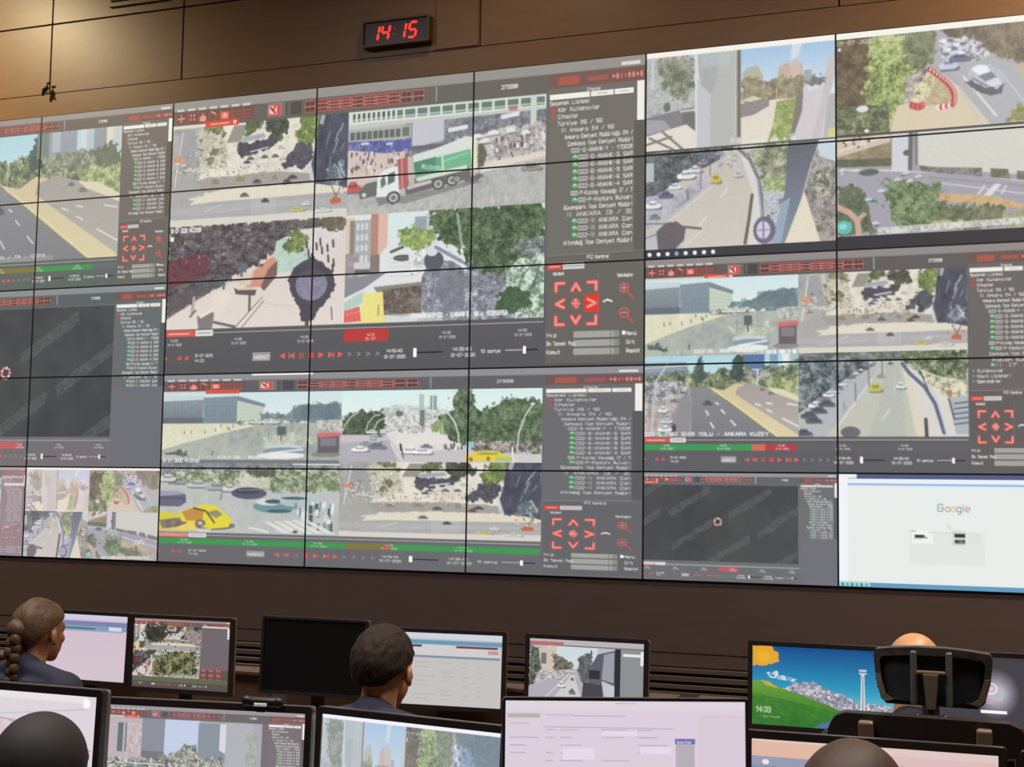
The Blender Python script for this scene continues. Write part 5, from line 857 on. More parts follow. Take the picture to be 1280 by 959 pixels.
class MB:
    """collects shapes and links them as one mesh object"""
    def __init__(s): s.bm = bmesh.new(); s.mi = 0
    def _post(s, vs, M):
        if M is not None: bmesh.ops.transform(s.bm, matrix=M, verts=vs)
        for v in vs:
            for f in v.link_faces: f.material_index = s.mi
    def box(s, x0, y0, z0, x1, y1, z1, bev=0, seg=2, M=None):
        r = bmesh.ops.create_cube(s.bm, size=1); vs = r['verts']
        bmesh.ops.scale(s.bm, vec=(abs(x1 - x0), abs(y1 - y0), abs(z1 - z0)), verts=vs); bmesh.ops.translate(s.bm, vec=((x0 + x1) / 2, (y0 + y1) / 2, (z0 + z1) / 2), verts=vs)
        if bev:
            es = list({e for v in vs for e in v.link_edges}); rr = bmesh.ops.bevel(s.bm, geom=es, offset=bev, segments=seg, affect='EDGES', profile=.5)
            vs = list({v for f in rr['faces'] for v in f.verts} | {v for v in vs if v.is_valid})
        s._post(vs, M); return s
    def tube(s, pts, r, n=12, M=None, cap=True, sq=None):
        pts = [Vector(p) for p in pts]; rs = r if isinstance(r, (list, tuple)) else [r] * len(pts); rings = []; allv = []
        up = Vector((0, 0, 1))
        for i, p in enumerate(pts):
            d = (pts[min(i + 1, len(pts) - 1)] - pts[max(i - 1, 0)]).normalized()
            a = d.cross(up) if abs(d.dot(up)) < .95 else d.cross(Vector((0, 1, 0))); a.normalize(); b = d.cross(a).normalized()
            q = sq if sq else 1
            ring = [s.bm.verts.new(p + a * math.cos(t) * rs[i] + b * math.sin(t) * rs[i] * q) for t in [k * 2 * math.pi / n for k in range(n)]]
            rings.append(ring); allv += ring
        for A, B in zip(rings[:-1], rings[1:]):
            for k in range(n): s.bm.faces.new((A[k], A[(k + 1) % n], B[(k + 1) % n], B[k]))
        if cap: s.bm.faces.new(rings[0][::-1]); s.bm.faces.new(rings[-1])
        s._post(allv, M); return s
    def capsule(s, p0, r0, p1, r1, n=14):
        p0, p1 = Vector(p0), Vector(p1); d = (p1 - p0).normalized(); pts = []; rs = []
        for k in range(1, 5): a = math.pi / 2 * k / 5; pts.append(p0 - d * r0 * math.cos(a)); rs.append(r0 * math.sin(a))
        pts += [p0, p1]; rs += [r0, r1]
        for k in range(4, 0, -1): a = math.pi / 2 * k / 5; pts.append(p1 + d * r1 * math.cos(a)); rs.append(r1 * math.sin(a))
        return s.tube(pts, rs, n)
    def ball(s, c, r, M=None, u=20, v=14):
        if not isinstance(r, (list, tuple)): r = (r, r, r)
        q = bmesh.ops.create_uvsphere(s.bm, u_segments=u, v_segments=v, radius=1); vs = q['verts']
        bmesh.ops.scale(s.bm, vec=r, verts=vs)
        if M is not None: bmesh.ops.transform(s.bm, matrix=M, verts=vs)
        bmesh.ops.translate(s.bm, vec=c, verts=vs); s._post(vs, None); return s
    def prism(s, pts, y0, y1, f=None, M=None):
        """outline in x,z pushed from y0 to y1; f(x, z) adds a bow in y"""
        g = f or (lambda x, z: 0)
        A = [s.bm.verts.new((x, y0 + g(x, z), z)) for x, z in pts]; B = [s.bm.verts.new((x, y1 + g(x, z), z)) for x, z in pts]; n = len(pts)
        s.bm.faces.new(A); s.bm.faces.new(B[::-1])
        for k in range(n): s.bm.faces.new((A[(k + 1) % n], A[k], B[k], B[(k + 1) % n]))
        s._post(A + B, M); return s
    def ring(s, outer, inner, y0, y1, f=None, M=None):
        """frame between two outlines (x,z) with the same number of points"""
        g = f or (lambda x, z: 0); n = len(outer); V = lambda P, y: [s.bm.verts.new((x, y + g(x, z), z)) for x, z in P]
        a, b, c, d = V(outer, y0), V(inner, y0), V(outer, y1), V(inner, y1)
        for k in range(n):
            j = (k + 1) % n; s.bm.faces.new((a[k], a[j], b[j], b[k])); s.bm.faces.new((c[j], c[k], d[k], d[j])); s.bm.faces.new((a[j], a[k], c[k], c[j])); s.bm.faces.new((b[k], b[j], d[j], d[k]))
        s._post(a + b + c + d, M); return s
    def build(s, name, mats, parent=None, smooth=False, loc=None):
        bmesh.ops.recalc_face_normals(s.bm, faces=s.bm.faces); me = bpy.data.meshes.new(name); s.bm.to_mesh(me); s.bm.free()
        for m in (mats if isinstance(mats, (list, tuple)) else [mats]): me.materials.append(m)
        if smooth:
            me.shade_smooth()
            try: me.set_sharp_from_angle(angle=math.radians(40))
            except Exception: pass
        o = bpy.data.objects.new(name, me); COL.objects.link(o)
        if parent: o.parent = parent
        if loc is not None: o.location = loc
        return o
def rrect(w, h, r, n=4, cx=0, cz=0):
    P = []
    for qx, qz, a0 in ((1, 1, 0), (-1, 1, 90), (-1, -1, 180), (1, -1, 270)):
        for k in range(n + 1):
            a = math.radians(a0 + 90 * k / n); P.append((cx + qx * (w / 2 - r) + r * math.cos(a), cz + qz * (h / 2 - r) + r * math.sin(a)))
    return P
def tag(o, label=None, cat=None, group=None, kind=None):
    if label: o['label'] = label
    if cat: o['category'] = cat
    if group: o['group'] = group
    if kind: o['kind'] = kind
    return o
def empty(name, loc=(0, 0, 0), rz=0):
    o = bpy.data.objects.new(name, None); o.empty_display_size = .05; COL.objects.link(o); o.location = loc; o.rotation_euler = (0, 0, rz); return o
def kids(o): return [c for c in bpy.data.objects if c.parent == o]
def copy_tree(o, parent=None):
    c = o.copy(); COL.objects.link(c); c.parent = parent
    for ch in kids(o): copy_tree(ch, c)
    return c
def picture_mesh(name, img, w, h, parent, M=None, step=1):
    """display face: a fine grid whose points carry the picture; w,h in metres, origin at its centre, facing -Y"""
    H, W, _ = img.shape; img = img[::step, ::step]; H, W, _ = img.shape
    xs = np.linspace(-w / 2, w / 2, W); zs = np.linspace(h / 2, -h / 2, H)
    co_ = np.zeros((H, W, 3), np.float32); co_[..., 0] = xs[None]; co_[..., 2] = zs[:, None]
    idx = np.arange(H * W).reshape(H, W); F = np.stack([idx[:-1, :-1], idx[1:, :-1], idx[1:, 1:], idx[:-1, 1:]], -1).reshape(-1, 4)
    me = bpy.data.meshes.new(name); me.vertices.add(H * W); me.vertices.foreach_set('co', co_.ravel())
    me.loops.add(F.size); me.loops.foreach_set('vertex_index', F.ravel().astype(np.int32)); me.polygons.add(len(F)); me.polygons.foreach_set('loop_start', np.arange(0, F.size, 4, dtype=np.int32))
    try: me.polygons.foreach_set('loop_total', np.full(len(F), 4, np.int32))
    except Exception: pass
    me.update(calc_edges=True)
    L = np.where(img < .04045, img / 12.92, ((img + .055) / 1.055) ** 2.4)
    rgba = np.ones((H * W, 4), np.float32); rgba[:, :3] = L.reshape(-1, 3)
    at = me.color_attributes.new('picture', 'FLOAT_COLOR', 'POINT'); at.data.foreach_set('color', rgba.ravel())
    if M is not None: me.transform(M)
    me.materials.append(M_SCREEN); o = bpy.data.objects.new(name, me); COL.objects.link(o); o.parent = parent; return o

WOOD = mat('wall_laminate', (122, 90, 61), .38, noise_amt=.07, scale=3, stretch=(1, 1, 6), spec=.4)
WOOD_SHADED = mat('wall_laminate_shaded', (92, 76, 72), .42, noise_amt=.06, scale=3, stretch=(1, 1, 6), spec=.4); HOUS = mat('monitor_back', (120, 108, 100), .35)  # lower wall's shade put into a darker copy of the laminate
GAP = mat('dark_brown', (30, 22, 18), .8); BLACK = mat('black_plastic', (26, 24, 25), .42); BEZEL = mat('monitor_plastic', (44, 38, 38), .33, noise_amt=.05, scale=60)  # one dark brown for joint backing, grille backing and baseboard
DARK = mat('display_bezel', (20, 20, 22), .5); FLOOR = mat('carpet', (52, 44, 42), .95, noise_amt=.2, scale=220, bump=.4); CEILM = mat('ceiling_paint', (150, 128, 108), .8, noise_amt=.03, scale=8)
DESK = mat('desk_laminate', (96, 72, 54), .45, noise_amt=.12, scale=8, stretch=(1, 8, 1)); DESKB = mat('desk_panel', (46, 38, 36), .55); METAL = mat('grey_metal', (120, 118, 116), .35, metal=.9); CHROME = mat('chrome', (210, 208, 205), .15, metal=1)

# ------------------------------------------------------------------ setting
X0, X1, YB = -2.6, 11.6, -11.2; VX1 = NC * PW; VZ0 = WALL_TOP - NR * PH
m = MB()
def panel(x0, z0, x1, z1, y=.012, b=.003): m.box(x0, y, z0, x1, .07, z1, b, 1)
g = .005
cols = [X0, -1.15, .05, 1.262, 2.470, 4.873, 7.28, 9.7, X1]
for a, b in zip(cols[:-1], cols[1:]):
    panel(a + g, 4.8125, b - g, 5.366 - g); panel(a + g, 5.366 + g, b - g, CEIL)
panel(X0, WALL_TOP + .004, X1, 4.8110, .017, .001)                       # recessed strip above the displays
panel(X0, VZ0 - .0, -.004, WALL_TOP); panel(VX1 + .004, VZ0, X1, WALL_TOP)
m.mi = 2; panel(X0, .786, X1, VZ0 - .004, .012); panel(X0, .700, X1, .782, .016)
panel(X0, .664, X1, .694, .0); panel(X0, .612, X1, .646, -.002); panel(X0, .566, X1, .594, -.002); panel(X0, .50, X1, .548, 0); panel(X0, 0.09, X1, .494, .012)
m.mi = 1; m.box(X0, .07, 0, X1, .16, CEIL)
tag(m.build('wall_back', [WOOD, GAP, WOOD_SHADED]), kind='structure')
tag(MB().box(X0, -.004, 0, X1, .012, .09, .004, 1).build('baseboard_back', GAP), kind='structure')
tag(MB().box(X0 - .2, YB - .2, -.12, X1 + .2, .3, 0).build('floor', FLOOR), kind='structure')
tag(MB().box(X0 - .2, YB - .2, CEIL, X1 + .2, .3, CEIL + .12).build('ceiling', CEILM), kind='structure')
for nm, x0, x1 in (('wall_left', X0 - .15, X0), ('wall_right', X1, X1 + .15)): tag(MB().box(x0, YB, 0, x1, .0, CEIL).build(nm, WOOD), kind='structure')
tag(MB().box(X0, YB - .15, 0, X1, YB, CEIL).build('wall_front', WOOD), kind='structure')
m = MB(); m.ring(rrect(.33, .62, .004, 1, 4.70, 5.13), rrect(.318, .608, .003, 1, 4.70, 5.13), .002, .0125); m.prism(rrect(.314, .604, .003, 1, 4.70, 5.13), .008, .0125)
tag(m.build('trim_1', WOOD), kind='structure')                    # flush inspection hatch beside the clock

# air grille near the top left
t = tag(empty('air_grille', (2.065, 0, 5.435)), 'slatted air grille high on the brown wall above the left displays', 'air grille')
m = MB(); m.ring(rrect(.54, .26, .01, 2, 0, .13), rrect(.48, .2, .006, 2, 0, .13), -.012, .012); m.build('grille_frame', WOOD, t)
MB().box(-.24, .006, .03, .24, .0115, .23).build('backing', GAP, t)
for k in range(7):
    z = .045 + k * .028; MB().box(-.24, -.008, z, .24, -.005, z + .016, M=Matrix.Translation((0, -.002, z)) @ Matrix.Rotation(.5, 4, 'X') @ Matrix.Translation((0, .006, -z))).build('slat', WOOD, t)
m = MB(); m.tube([(0, -.012, .09), (.004, -.02, .05), (-.012, -.03, .03), (-.03, -.025, -.012)], [.009, .016, .02, .008], 10); m.tube([(.006, -.015, .085), (.03, -.02, .09)], [.01, .006], 8); m.tube([(-.012, -.03, .03), (.02, -.03, .0)], [.012, .005], 8)
tag(m.build('cable_knot', BLACK, smooth=True, loc=(1.262, -.004, 4.80)), 'small black knotted cable end hanging at the foot of a wall joint', 'cable')

# digital clock
CW = 4.262; t = tag(empty('digital_clock', (CW, 0, 4.868)), 'black wall clock with glowing red digits reading 14:15', 'clock')
m = MB(); m.ring(rrect(.52, .19, .012, 3, 0, .095), rrect(.49, .16, .006, 3, 0, .095), -.062, .012); m.box(-.25, -.03, .01, .25, .012, .18)
m.build('case', mat('clock_case', (84, 58, 40), .4), t); MB().box(-.244, -.045, .016, .244, -.035, .174).build('front_panel', mat('clock_front', (46, 20, 14), .3), t)
LED = mat('red_led', (120, 10, 8), .5, emit=(255, 46, 36), es=2.6); LEDD = mat('dim_red_led', (80, 10, 8), .5, emit=(190, 30, 22), es=1)
SEG = {'a': ((0, 1), (1, 1)), 'b': ((1, 1), (1, .5)), 'c': ((1, .5), (1, 0)), 'd': ((0, 0), (1, 0)), 'e': ((0, 0), (0, .5)), 'f': ((0, .5), (0, 1)), 'g': ((0, .5), (1, .5))}
for ch, x in (('bc', -.185), ('fgbc', -.105), ('bc', .02), ('afgcd', .105)):
    m = MB()
    for s_ in ch:
        (ax, az), (bx, bz) = SEG[s_]; f = lambda u, v: (x + u * .055 + v * .02 - .012, -.048, .042 + v * .105)
        A, B = Vector(f(ax, az)), Vector(f(bx, bz)); d = (B - A); m.tube([A + d * .1, A + d * .18, B - d * .18, B - d * .1], [.003, .0075, .0075, .003], 6)
    m.build('digit', LED, t)
for x_, z_ in ((-.012, .075), (-.007, .115)): MB().ball((x_, -.047, z_), .006).build('colon_dot', LEDD, t)

# ------------------------------------------------------------------ video wall
WALLPIC = draw_wall()
ROW = ['top row', 'second row', 'third row', 'fourth row', 'bottom row']
SHOW = [
 ['treetops over a motorway at the left end', 'tower blocks over a road and a camera list', 'a sunny square with kiosk and red toolbar icons', 'a red cab and a white office front', 'the upper half of a green truck', 'a concrete pillar beside pale trees', 'green trees and a curve of red barriers'],
 ['dark motorway lanes and a green time line', 'a tan kerb between lanes and small arrow buttons', 'a dark arcade beside a bright pavement', 'pedestrians by a round lamp and a red building', 'the wheels of the truck over dense trees', 'a yellow taxi and a thick trunk', 'a large pale roof and a teal pool'],
 ['a dark empty pane with a loading ring', 'a dark empty pane beside a long camera list', 'a pavilion on pale paving above play buttons', 'a yellow kiosk and the red time mark', 'dappled shade below a caption, with sliders', 'a long office building by an open forecourt', 'a sunlit square beside a camera list'],
 ['the lower half of an empty dark pane', 'plain dark grey with two slanted faint marks', 'the teal office building under red icons', 'arched street lamps and distant towers', 'large trees and a yellow taxi roof', 'a six lane road with a green time line', 'a straight avenue with parked cars'],
 ['pinkish grey list panels at the lower left end', 'four washed out street pictures', 'a yellow taxi on a crossing', 'motorbikes and zebra stripes', 'a square with a dark facade and play controls', 'an empty dark pane with a small white ring', 'a white web search page'],
]
ORD = ['first', 'second', 'third', 'fourth', 'fifth', 'sixth', 'seventh']
BZ = .0055
def mk_bezel():
    m = MB(); m.ring(rrect(PW - .0008, PH - .0008, .001, 1), rrect(PW - 2 * BZ, PH - 2 * BZ, .001, 1), -.003, .012); return m
proto = None
for r in range(NR):
    for c in range(NC):
        t = empty('wall_display', ((c + .5) * PW, 0, WALL_TOP - (r + 1) * PH))
        tag(t, 'display with %s, %s, %s from left' % (SHOW[r][c], ROW[r], ORD[c]), 'display', 'displays of the video wall')
        if proto is None:
            b = mk_bezel().build('bezel', DARK, t, loc=(0, 0, PH / 2)); h = MB().box(-PW / 2 + .003, .012, .003, PW / 2 - .003, .068, PH - .003, .004, 1).build('housing', BLACK, t); proto = (b, h)
        else:
            for q in proto: d = q.copy(); COL.objects.link(d); d.parent = t
        im = WALLPIC[r * 135:(r + 1) * 135, c * 240:(c + 1) * 240]
        o = picture_mesh('screen', im, PW - 2 * BZ + .001, PH - 2 * BZ + .001, t); o.location = (0, 0, PH / 2)

# ------------------------------------------------------------------ desks
def desk(name, x0, x1, y0, y1, label):
    t = tag(empty(name, ((x0 + x1) / 2, (y0 + y1) / 2, 0)), label, 'desk', 'control room desks'); w = (x1 - x0) / 2; d = (y1 - y0) / 2
    MB().box(-w, -d, .71, w, d, .745, .006).build('worktop', DESK, t)
    for sx in (-1, 1): MB().box(sx * (w - .04) - .02, -d + .06, 0, sx * (w - .04) + .02, d - .02, .71, .004, 1).build('side_panel', DESKB, t)
    MB().box(-w + .06, d - .05, .12, w - .06, d - .02, .71, .003, 1).build('modesty_panel', DESKB, t)
    m = MB(); m.box(-w + .03, d - .03, .745, w - .03, d, .93, .004, 1); m.box(-w + .03, d - .06, .915, w - .03, d + .08, .935, .004, 1)
    m.build('rear_shelf', DESK, t); return t
desk('console_desk', 3.3, 5.1, -3.75, -2.85, 'wooden console desk carrying the white form screen at far left')
desk('console_desk', 5.12, 6.98, -4.06, -2.82, 'wooden console desk beside the short-haired person, carrying the switched-off monitor')
desk('console_desk', 7.0, 8.9, -3.7, -2.8, 'wooden console desk carrying the monitor with the green hill picture')
desk('console_desk', 5.2, 6.07, -5.88, -5.3, 'front row console desk before the person in the black headscarf')
desk('console_desk', 6.09, 8.95, -5.66, -5.0, 'long front row console desk carrying the near monitors')

# ------------------------------------------------------------------ desk monitors
def monitor(label, X, Y, Z, yaw, pit, w, h, fn, res, bz=.018, off=False, brim=.02, desk_z=.745):
    t = tag(empty('desk_monitor', (X, Y, desk_z), yaw), label, 'monitor', 'desk monitors'); zc = Z - desk_z
    M = Matrix.Translation((0, 0, zc)) @ Matrix.Rotation(-pit, 4, 'X')
    W, H = w + 2 * bz, h + bz + brim; cz = (bz - brim) / 2
    m = MB(); m.ring(rrect(W, H, .008, 3, 0, cz), rrect(w, h, .001, 3), -.006, .012); m.ring(rrect(W - .002, H - .002, .007, 3, 0, cz), rrect(w + .004, h + .004, .001, 3), -.0085, -.006)
    o = m.build('bezel', BEZEL, t, smooth=False); o.data.transform(M)
    m = MB(); m.prism(rrect(W - .002, H - .002, .008, 3, 0, cz), .012, .026); m.prism(rrect(W * .8, H * .75, .03, 3, 0, cz), .026, .045)
    o = m.build('housing', HOUS, t); o.data.transform(M)  # housing colour lightened to stand for the gleam along the top edge
    if off: o = MB().box(-w / 2, -.002, -h / 2, w / 2, .004, h / 2).build('screen', mat('dark_panel', (20, 20, 24), .28), t); o.data.transform(M); o['label'] = 'switched-off dark screen'
    else:
        picture_mesh('screen', draw_screen(fn, *res), w, h, t, M)
    zb = zc - H * .25
    MB().box(-.03, .040, .012, .03, .062, zb, .006).build('stand_neck', BLACK, t)
    m = MB(); m.prism(rrect(.24, .17, .05, 5), 0, .012, M=Matrix.Rotation(math.pi / 2, 4, 'X')); o = m.build('stand_foot', BLACK, t); o.data.transform(Matrix.Translation((0, .03, .0125))); 
    return t
F1 = (300, 186); F2 = (480, 270)
monitor('monitor with pale lilac form page, beside the person with the braid', 4.183, -3.057, 1.015, -.004, .044, .477, .298, m_form, F1)
monitor('monitor with four camera pictures and a grey side panel, far row at left', 4.837, -3.235, 1.035, .054, .018, .477, .298, m_panes, (360, 224))
monitor('switched-off black monitor left of the person with short dark hair', 5.424, -3.11, 1.045, .03, .05, .482, .302, None, F1, .013, True, .015)
monitor('monitor with a grey list page, right of the person with short dark hair', 5.981, -3.01, 1.012, .10, .057, .531, .299, m_list, (360, 203))
monitor('monitor with a street picture and a pale panel, centre of the far row', 6.653, -3.114, 1.040, .003, .05, .477, .268, m_street, (360, 202))
monitor('monitor with a green hill, blue sky and tower picture', 7.567, -3.014, 1.033, .016, .051, .531, .299, m_wallpaper, (400, 225))
monitor('dark monitor with a glowing white emblem, far right', 8.16, -3.004, 1.033, .012, .051, .531, .299, m_emblem, (400, 225))
monitor('near monitor with a pale map page, behind the black headscarf', 5.979, -5.653, 1.112, -.005, .05, .531, .299, m_map, (360, 203))
monitor('near monitor with toolbar, building pictures and camera list', 6.341, -5.34, 1.048, .158, .05, .531, .299, m_survey, F2)
monitor('near monitor with two tall street pictures, tilted top edge, below the short-haired person', 6.846, -5.213, 1.03, -.142, .051, .531, .299, m_twoviews, F2)
monitor('near monitor filled with a white records page, centre front', 7.466, -5.413, 1.152, .411, .05, .531, .299, m_records, F2, .007)
monitor('near monitor with peach, blue and green bands below the office chair', 7.967, -5.187, 1.055, .028, .051, .531, .299, m_peach, F2)
monitor('near monitor cut off by the right edge, only its corner in view', 8.56, -5.16, 1.05, .05, .05, .531, .299, m_pale, (120, 68))
# small camera clipped on a near monitor
p = on_y(327, 868, -5.33); t = tag(empty('webcam', (p[0], -5.325, 1.212), .158), 'small black webcam with a pale strip on top of a near monitor', 'webcam')
m = MB(); m.capsule((-.038, 0, .012), .0125, (.038, 0, .012), .0125); m.ball((-.04, -.003, .014), (.0145, .013, .0135)); m.ball((.044, -.003, .0125), (.013, .0125, .013)); m.build('body', BLACK, t, smooth=True)
MB().box(-.017, -.0165, .003, .017, -.011, .011, .002).build('front_strip', mat('pale_strip', (190, 190, 196), .4, emit=(200, 200, 206), es=.35), t)['label'] = 'pale strip'
MB().box(-.012, -.012, -.012, .012, .02, .002, .002).build('clip', BLACK, t)
# ------------------------------------------------------------------ office chair
FABR = mat('chair_mesh', (36, 39, 45), .8, noise_amt=.25, scale=400, bump=.3); FRAME = mat('chair_frame', (40, 36, 36), .4); HFR = mat('headrest_frame', (66, 60, 58), .4); TAN = mat('chair_bracket', (140, 122, 100), .38, metal=.3); RIB = mat('chair_rib', (112, 106, 100), .45)
def bow(k): return lambda x, z: k * x * x
def make_chair(head=True):
    t = empty('office_chair')
    for k in range(5):
        a = math.radians(90 + 72 * k); d = Vector((math.cos(a), math.sin(a), 0))
        l = MB().tube([Vector((0, 0, .11)) + d * .03, Vector((0, 0, .1)) + d * .16, Vector((0, 0, .075)) + d * .29], [.028, .022, .014], 10).build('base_leg', FRAME, t, smooth=True)
        m = MB(); p = d * .29; n = Vector((-d.y, d.x, 0))
        for s_ in (-.016, .016): m.tube([Vector((p.x, p.y, .03)) + n * (s_ - .009), Vector((p.x, p.y, .03)) + n * (s_ + .009)], .03, 14)
        m.tube([(p.x, p.y, .03), (p.x, p.y, .075)], .008, 8); m.build('caster', BLACK, l, smooth=True)
    MB().tube([(0, 0, .08), (0, 0, .3)], .026, 14).tube([(0, 0, .28), (0, 0, .42)], .015, 12).build('gas_lift', METAL, t, smooth=True)
    MB().box(-.24, -.22, .425, .24, .25, .49, .025, 4).build('seat', FABR, t, smooth=True); MB().box(-.1, -.12, .395, .1, .1, .43, .01).build('seat_mechanism', FRAME, t)
    for s_ in (-1, 1):
        MB().tube([(s_ * .2, -.02, .41), (s_ * .275, -.02, .42), (s_ * .285, -.02, .62)], .014, 8).box(s_ * .285 - .035, -.13, .62, s_ * .285 + .035, .12, .645, .012, 3).build('armrest', FRAME, t, smooth=True)
    T = Matrix.Translation((0, -.25, 0)) @ Matrix.Rotation(.09, 4, 'X')
    if not head: T = T @ Matrix.Translation((0, 0, .5)) @ Matrix.Scale(.62, 4, (0, 0, 1)) @ Matrix.Translation((0, 0, -.5))
    # back: frame ring with mesh panel, top bar, two tan brackets
    out = [(-.20, .50), (-.235, .62), (-.242, .85), (-.25, 1.08), (-.249, 1.13), (-.242, 1.16), (-.228, 1.182), (-.2, 1.196), (-.1, 1.202), (0, 1.204), (.1, 1.202), (.2, 1.196), (.228, 1.182), (.242, 1.16), (.249, 1.13), (.25, 1.08), (.242, .85), (.235, .62), (.20, .50), (0, .485)]
    inn = [(x * .86, min(z, 1.11) if z > 1.05 else z + (.02 if z < .6 else 0)) for x, z in out]
    B = lambda o: (o.data.transform(T), o)[1]
    B(MB().ring(out, inn, -.02, .012, bow(.8)).build('back_frame', FRAME, t)); m = MB()
    n = 14
    for i in range(n):
        x0, x1 = -.21 + .42 * i / n, -.21 + .42 * (i + 1) / n; m.prism([(x0, .52), (x1, .52), (x1, 1.1), (x0, 1.1)], -.006, .004, bow(.8))
    B(m.build('back_mesh', FABR, t))
    for s_ in (-1, 1): B(MB().box(s_ * .143 - .0185, -.034, 1.09, s_ * .143 + .0185, -.006, 1.186, .005).build('back_bracket', TAN, t))
    B(MB().tube([(0, -.03, .45), (0, -.075, .7), (0, -.06, 1.0), (0, -.03, 1.1)], [.028, .03, .026, .02], 10).build('spine', FRAME, t, smooth=True)); 
    o = MB().tube([(0, -.27, .42), (0, -.15, .405), (0, 0, .405)], .025, 10).build('back_arm', FRAME, t, smooth=True)
    if head:
        o_ = [(-.155, .045), (-.148, .06), (-.1, .072), (-.04, .08), (.04, .08), (.1, .072), (.148, .06), (.155, .045), (.148, -.02), (.134, -.068), (.118, -.08), (-.118, -.08), (-.134, -.068), (-.148, -.02)]
        i_ = [(x * .88, z * .78 - .003) for x, z in o_]; TH = Matrix.Translation((0, -.16, 1.272)) @ Matrix.Rotation(.05, 4, 'X'); Hh = lambda o: (o.data.transform(TH), o)[1]
        H = Hh(MB().ring(o_, i_, -.02, .014, bow(3.0)).build('headrest', HFR, t)); m = MB()
        for i in range(12):
            a, b = -.136 + .272 * i / 12, -.136 + .272 * (i + 1) / 12; top = lambda x: .064 - .6 * x * x; m.prism([(a, -.068), (b, -.068), (b, top(b)), (a, top(a))], -.004, .008, bow(3.0))
        Hh(m.build('headrest_pad', FABR, H))
        for x in (-.042, .048): Hh(MB().box(x - .008, -.03, -.07, x + .008, -.006, .07, .003).build('headrest_rib', RIB, H))
        m = MB(); m.box(-.034, -.04, .012, .04, -.026, .022, .003); m.prism([(-.016, .014), (.022, .014), (.019, -.03), (.014, -.075), (-.008, -.075), (-.012, -.03)], -.05, -.036); Hh(m.build('headrest_bracket', TAN, H))
        for s_ in (-1, 1): Hh(MB().prism([(s_ * .148, -.005), (s_ * .134, -.005), (s_ * .118, -.055), (s_ * .1, -.066), (s_ * .122, -.074), (s_ * .134, -.06)], -.026, -.018, bow(3.0)).ball((s_ * .128, .028, -.045), .004).build('corner_clip', TAN, H))
        for s_ in (-.032, .038): MB().ball((s_, -.195, 1.168), (.014, .012, .014)).tube([(s_, -.19, 1.165), (s_ + .01, -.185, 1.15)], .008, 8).build('adjusting_knob', CHROME, t, smooth=True)
        MB().tube([(0, -.175, 1.2), (0, -.185, 1.15), (0, -.19, 1.08)], [.022, .026, .026], 10).build('headrest_stem', FRAME, t, smooth=True)
    return t

# ------------------------------------------------------------------ people
def remeshed(mb, name, vox=.008, sm=4):
    o = mb.build(name, []); md = o.modifiers.new('r', 'REMESH'); md.mode = 'VOXEL'; md.voxel_size = vox; md2 = o.modifiers.new('s', 'SMOOTH'); md2.iterations = sm; md2.factor = .5
    dg = bpy.context.evaluated_depsgraph_get(); me = bpy.data.meshes.new_from_object(o.evaluated_get(dg)); bpy.data.objects.remove(o); me.shade_smooth(); me.name = name; return me
HC = Vector((0, .045, 1.165))                                      # middle of the skull; crown at about 1.28
def J(s_=1): return dict(sh=(s_ * .185, 0, .955), el=(s_ * .225, .13, .74), wr=(s_ * .15, .36, .79), hip=(s_ * .09, 0, .53), kn=(s_ * .12, .42, .52), an=(s_ * .12, .40, .09))
def body_mesh():
    m = MB(); h = HC
    m.ball(h + Vector((0, -.008, .02)), (.0765, .097, .095)); m.ball(h + Vector((0, .045, -.045)), (.056, .052, .072)); m.ball(h + Vector((0, .06, -.1)), (.03, .026, .022)); m.ball(h + Vector((0, .078, .012)), (.055, .02, .03))
    m.capsule(h + Vector((0, .093, .0)), .008, h + Vector((0, .108, -.03)), .013); m.ball(h + Vector((0, .088, -.065)), (.024, .012, .009)); m.ball(h + Vector((0, .092, .022)), (.045, .012, .008))
    for s_ in (-1, 1):
        m.ball(h + Vector((s_ * .038, .065, -.03)), (.024, .024, .022))
        E = Matrix.Rotation(s_ * .35, 4, 'Z') @ Matrix.Rotation(-.15, 4, 'X'); m.ball(h + Vector((s_ * .083, -.006, -.018)), (.009, .019, .032), M=E); m.ball(h + Vector((s_ * .09, -.008, -.016)), (.008, .019, .031), M=E); m.ball(h + Vector((s_ * .087, -.004, -.038)), (.009, .012, .013), M=E)
    m.capsule((0, -.005, 1.0), .058, h + Vector((0, -.02, -.06)), .052)
    m.capsule((0, -.01, .56), .13, (0, 0, .72), .12); m.ball((0, 0, .86), (.165, .105, .15)); m.ball((0, -.005, .98), (.13, .07, .05))
    for s_ in (-1, 1):
        j = J(s_); m.capsule((s_ * .09, 0, .965), .055, j['sh'], .058); m.capsule(j['sh'], .052, j['el'], .04); m.capsule(j['el'], .038, j['wr'], .026); m.capsule(j['hip'], .088, j['kn'], .062); m.capsule(j['kn'], .058, j['an'], .038)
        w = Vector(j['wr']); pm = w + Vector((-s_ * .012, .06, -.002)); m.ball((w + pm) / 2 + Vector((0, .012, 0)), (.036, .048, .014))
        for k, L in enumerate((.062, .07, .066, .052)):
            b = pm + Vector(((k - 1.5) * .019, .012, .002)); c1 = b + Vector((0, L * .5, .006)); m.capsule(b - Vector((0, .012, 0)), .0095, c1, .009); m.capsule(c1, .009, c1 + Vector((0, L * .38, -.016)), .0078)
        b = w + Vector((-s_ * .026, .03, -.004)); m.capsule(b, .012, b + Vector((-s_ * .022, .03, -.006)), .0105); m.capsule(b + Vector((-s_ * .022, .03, -.006)), .0105, b + Vector((-s_ * .024, .055, -.012)), .009)
        m.capsule(j['an'], .036, (s_ * .12, .52, .045), .034)
    return remeshed(m, 'person_body', .0065)
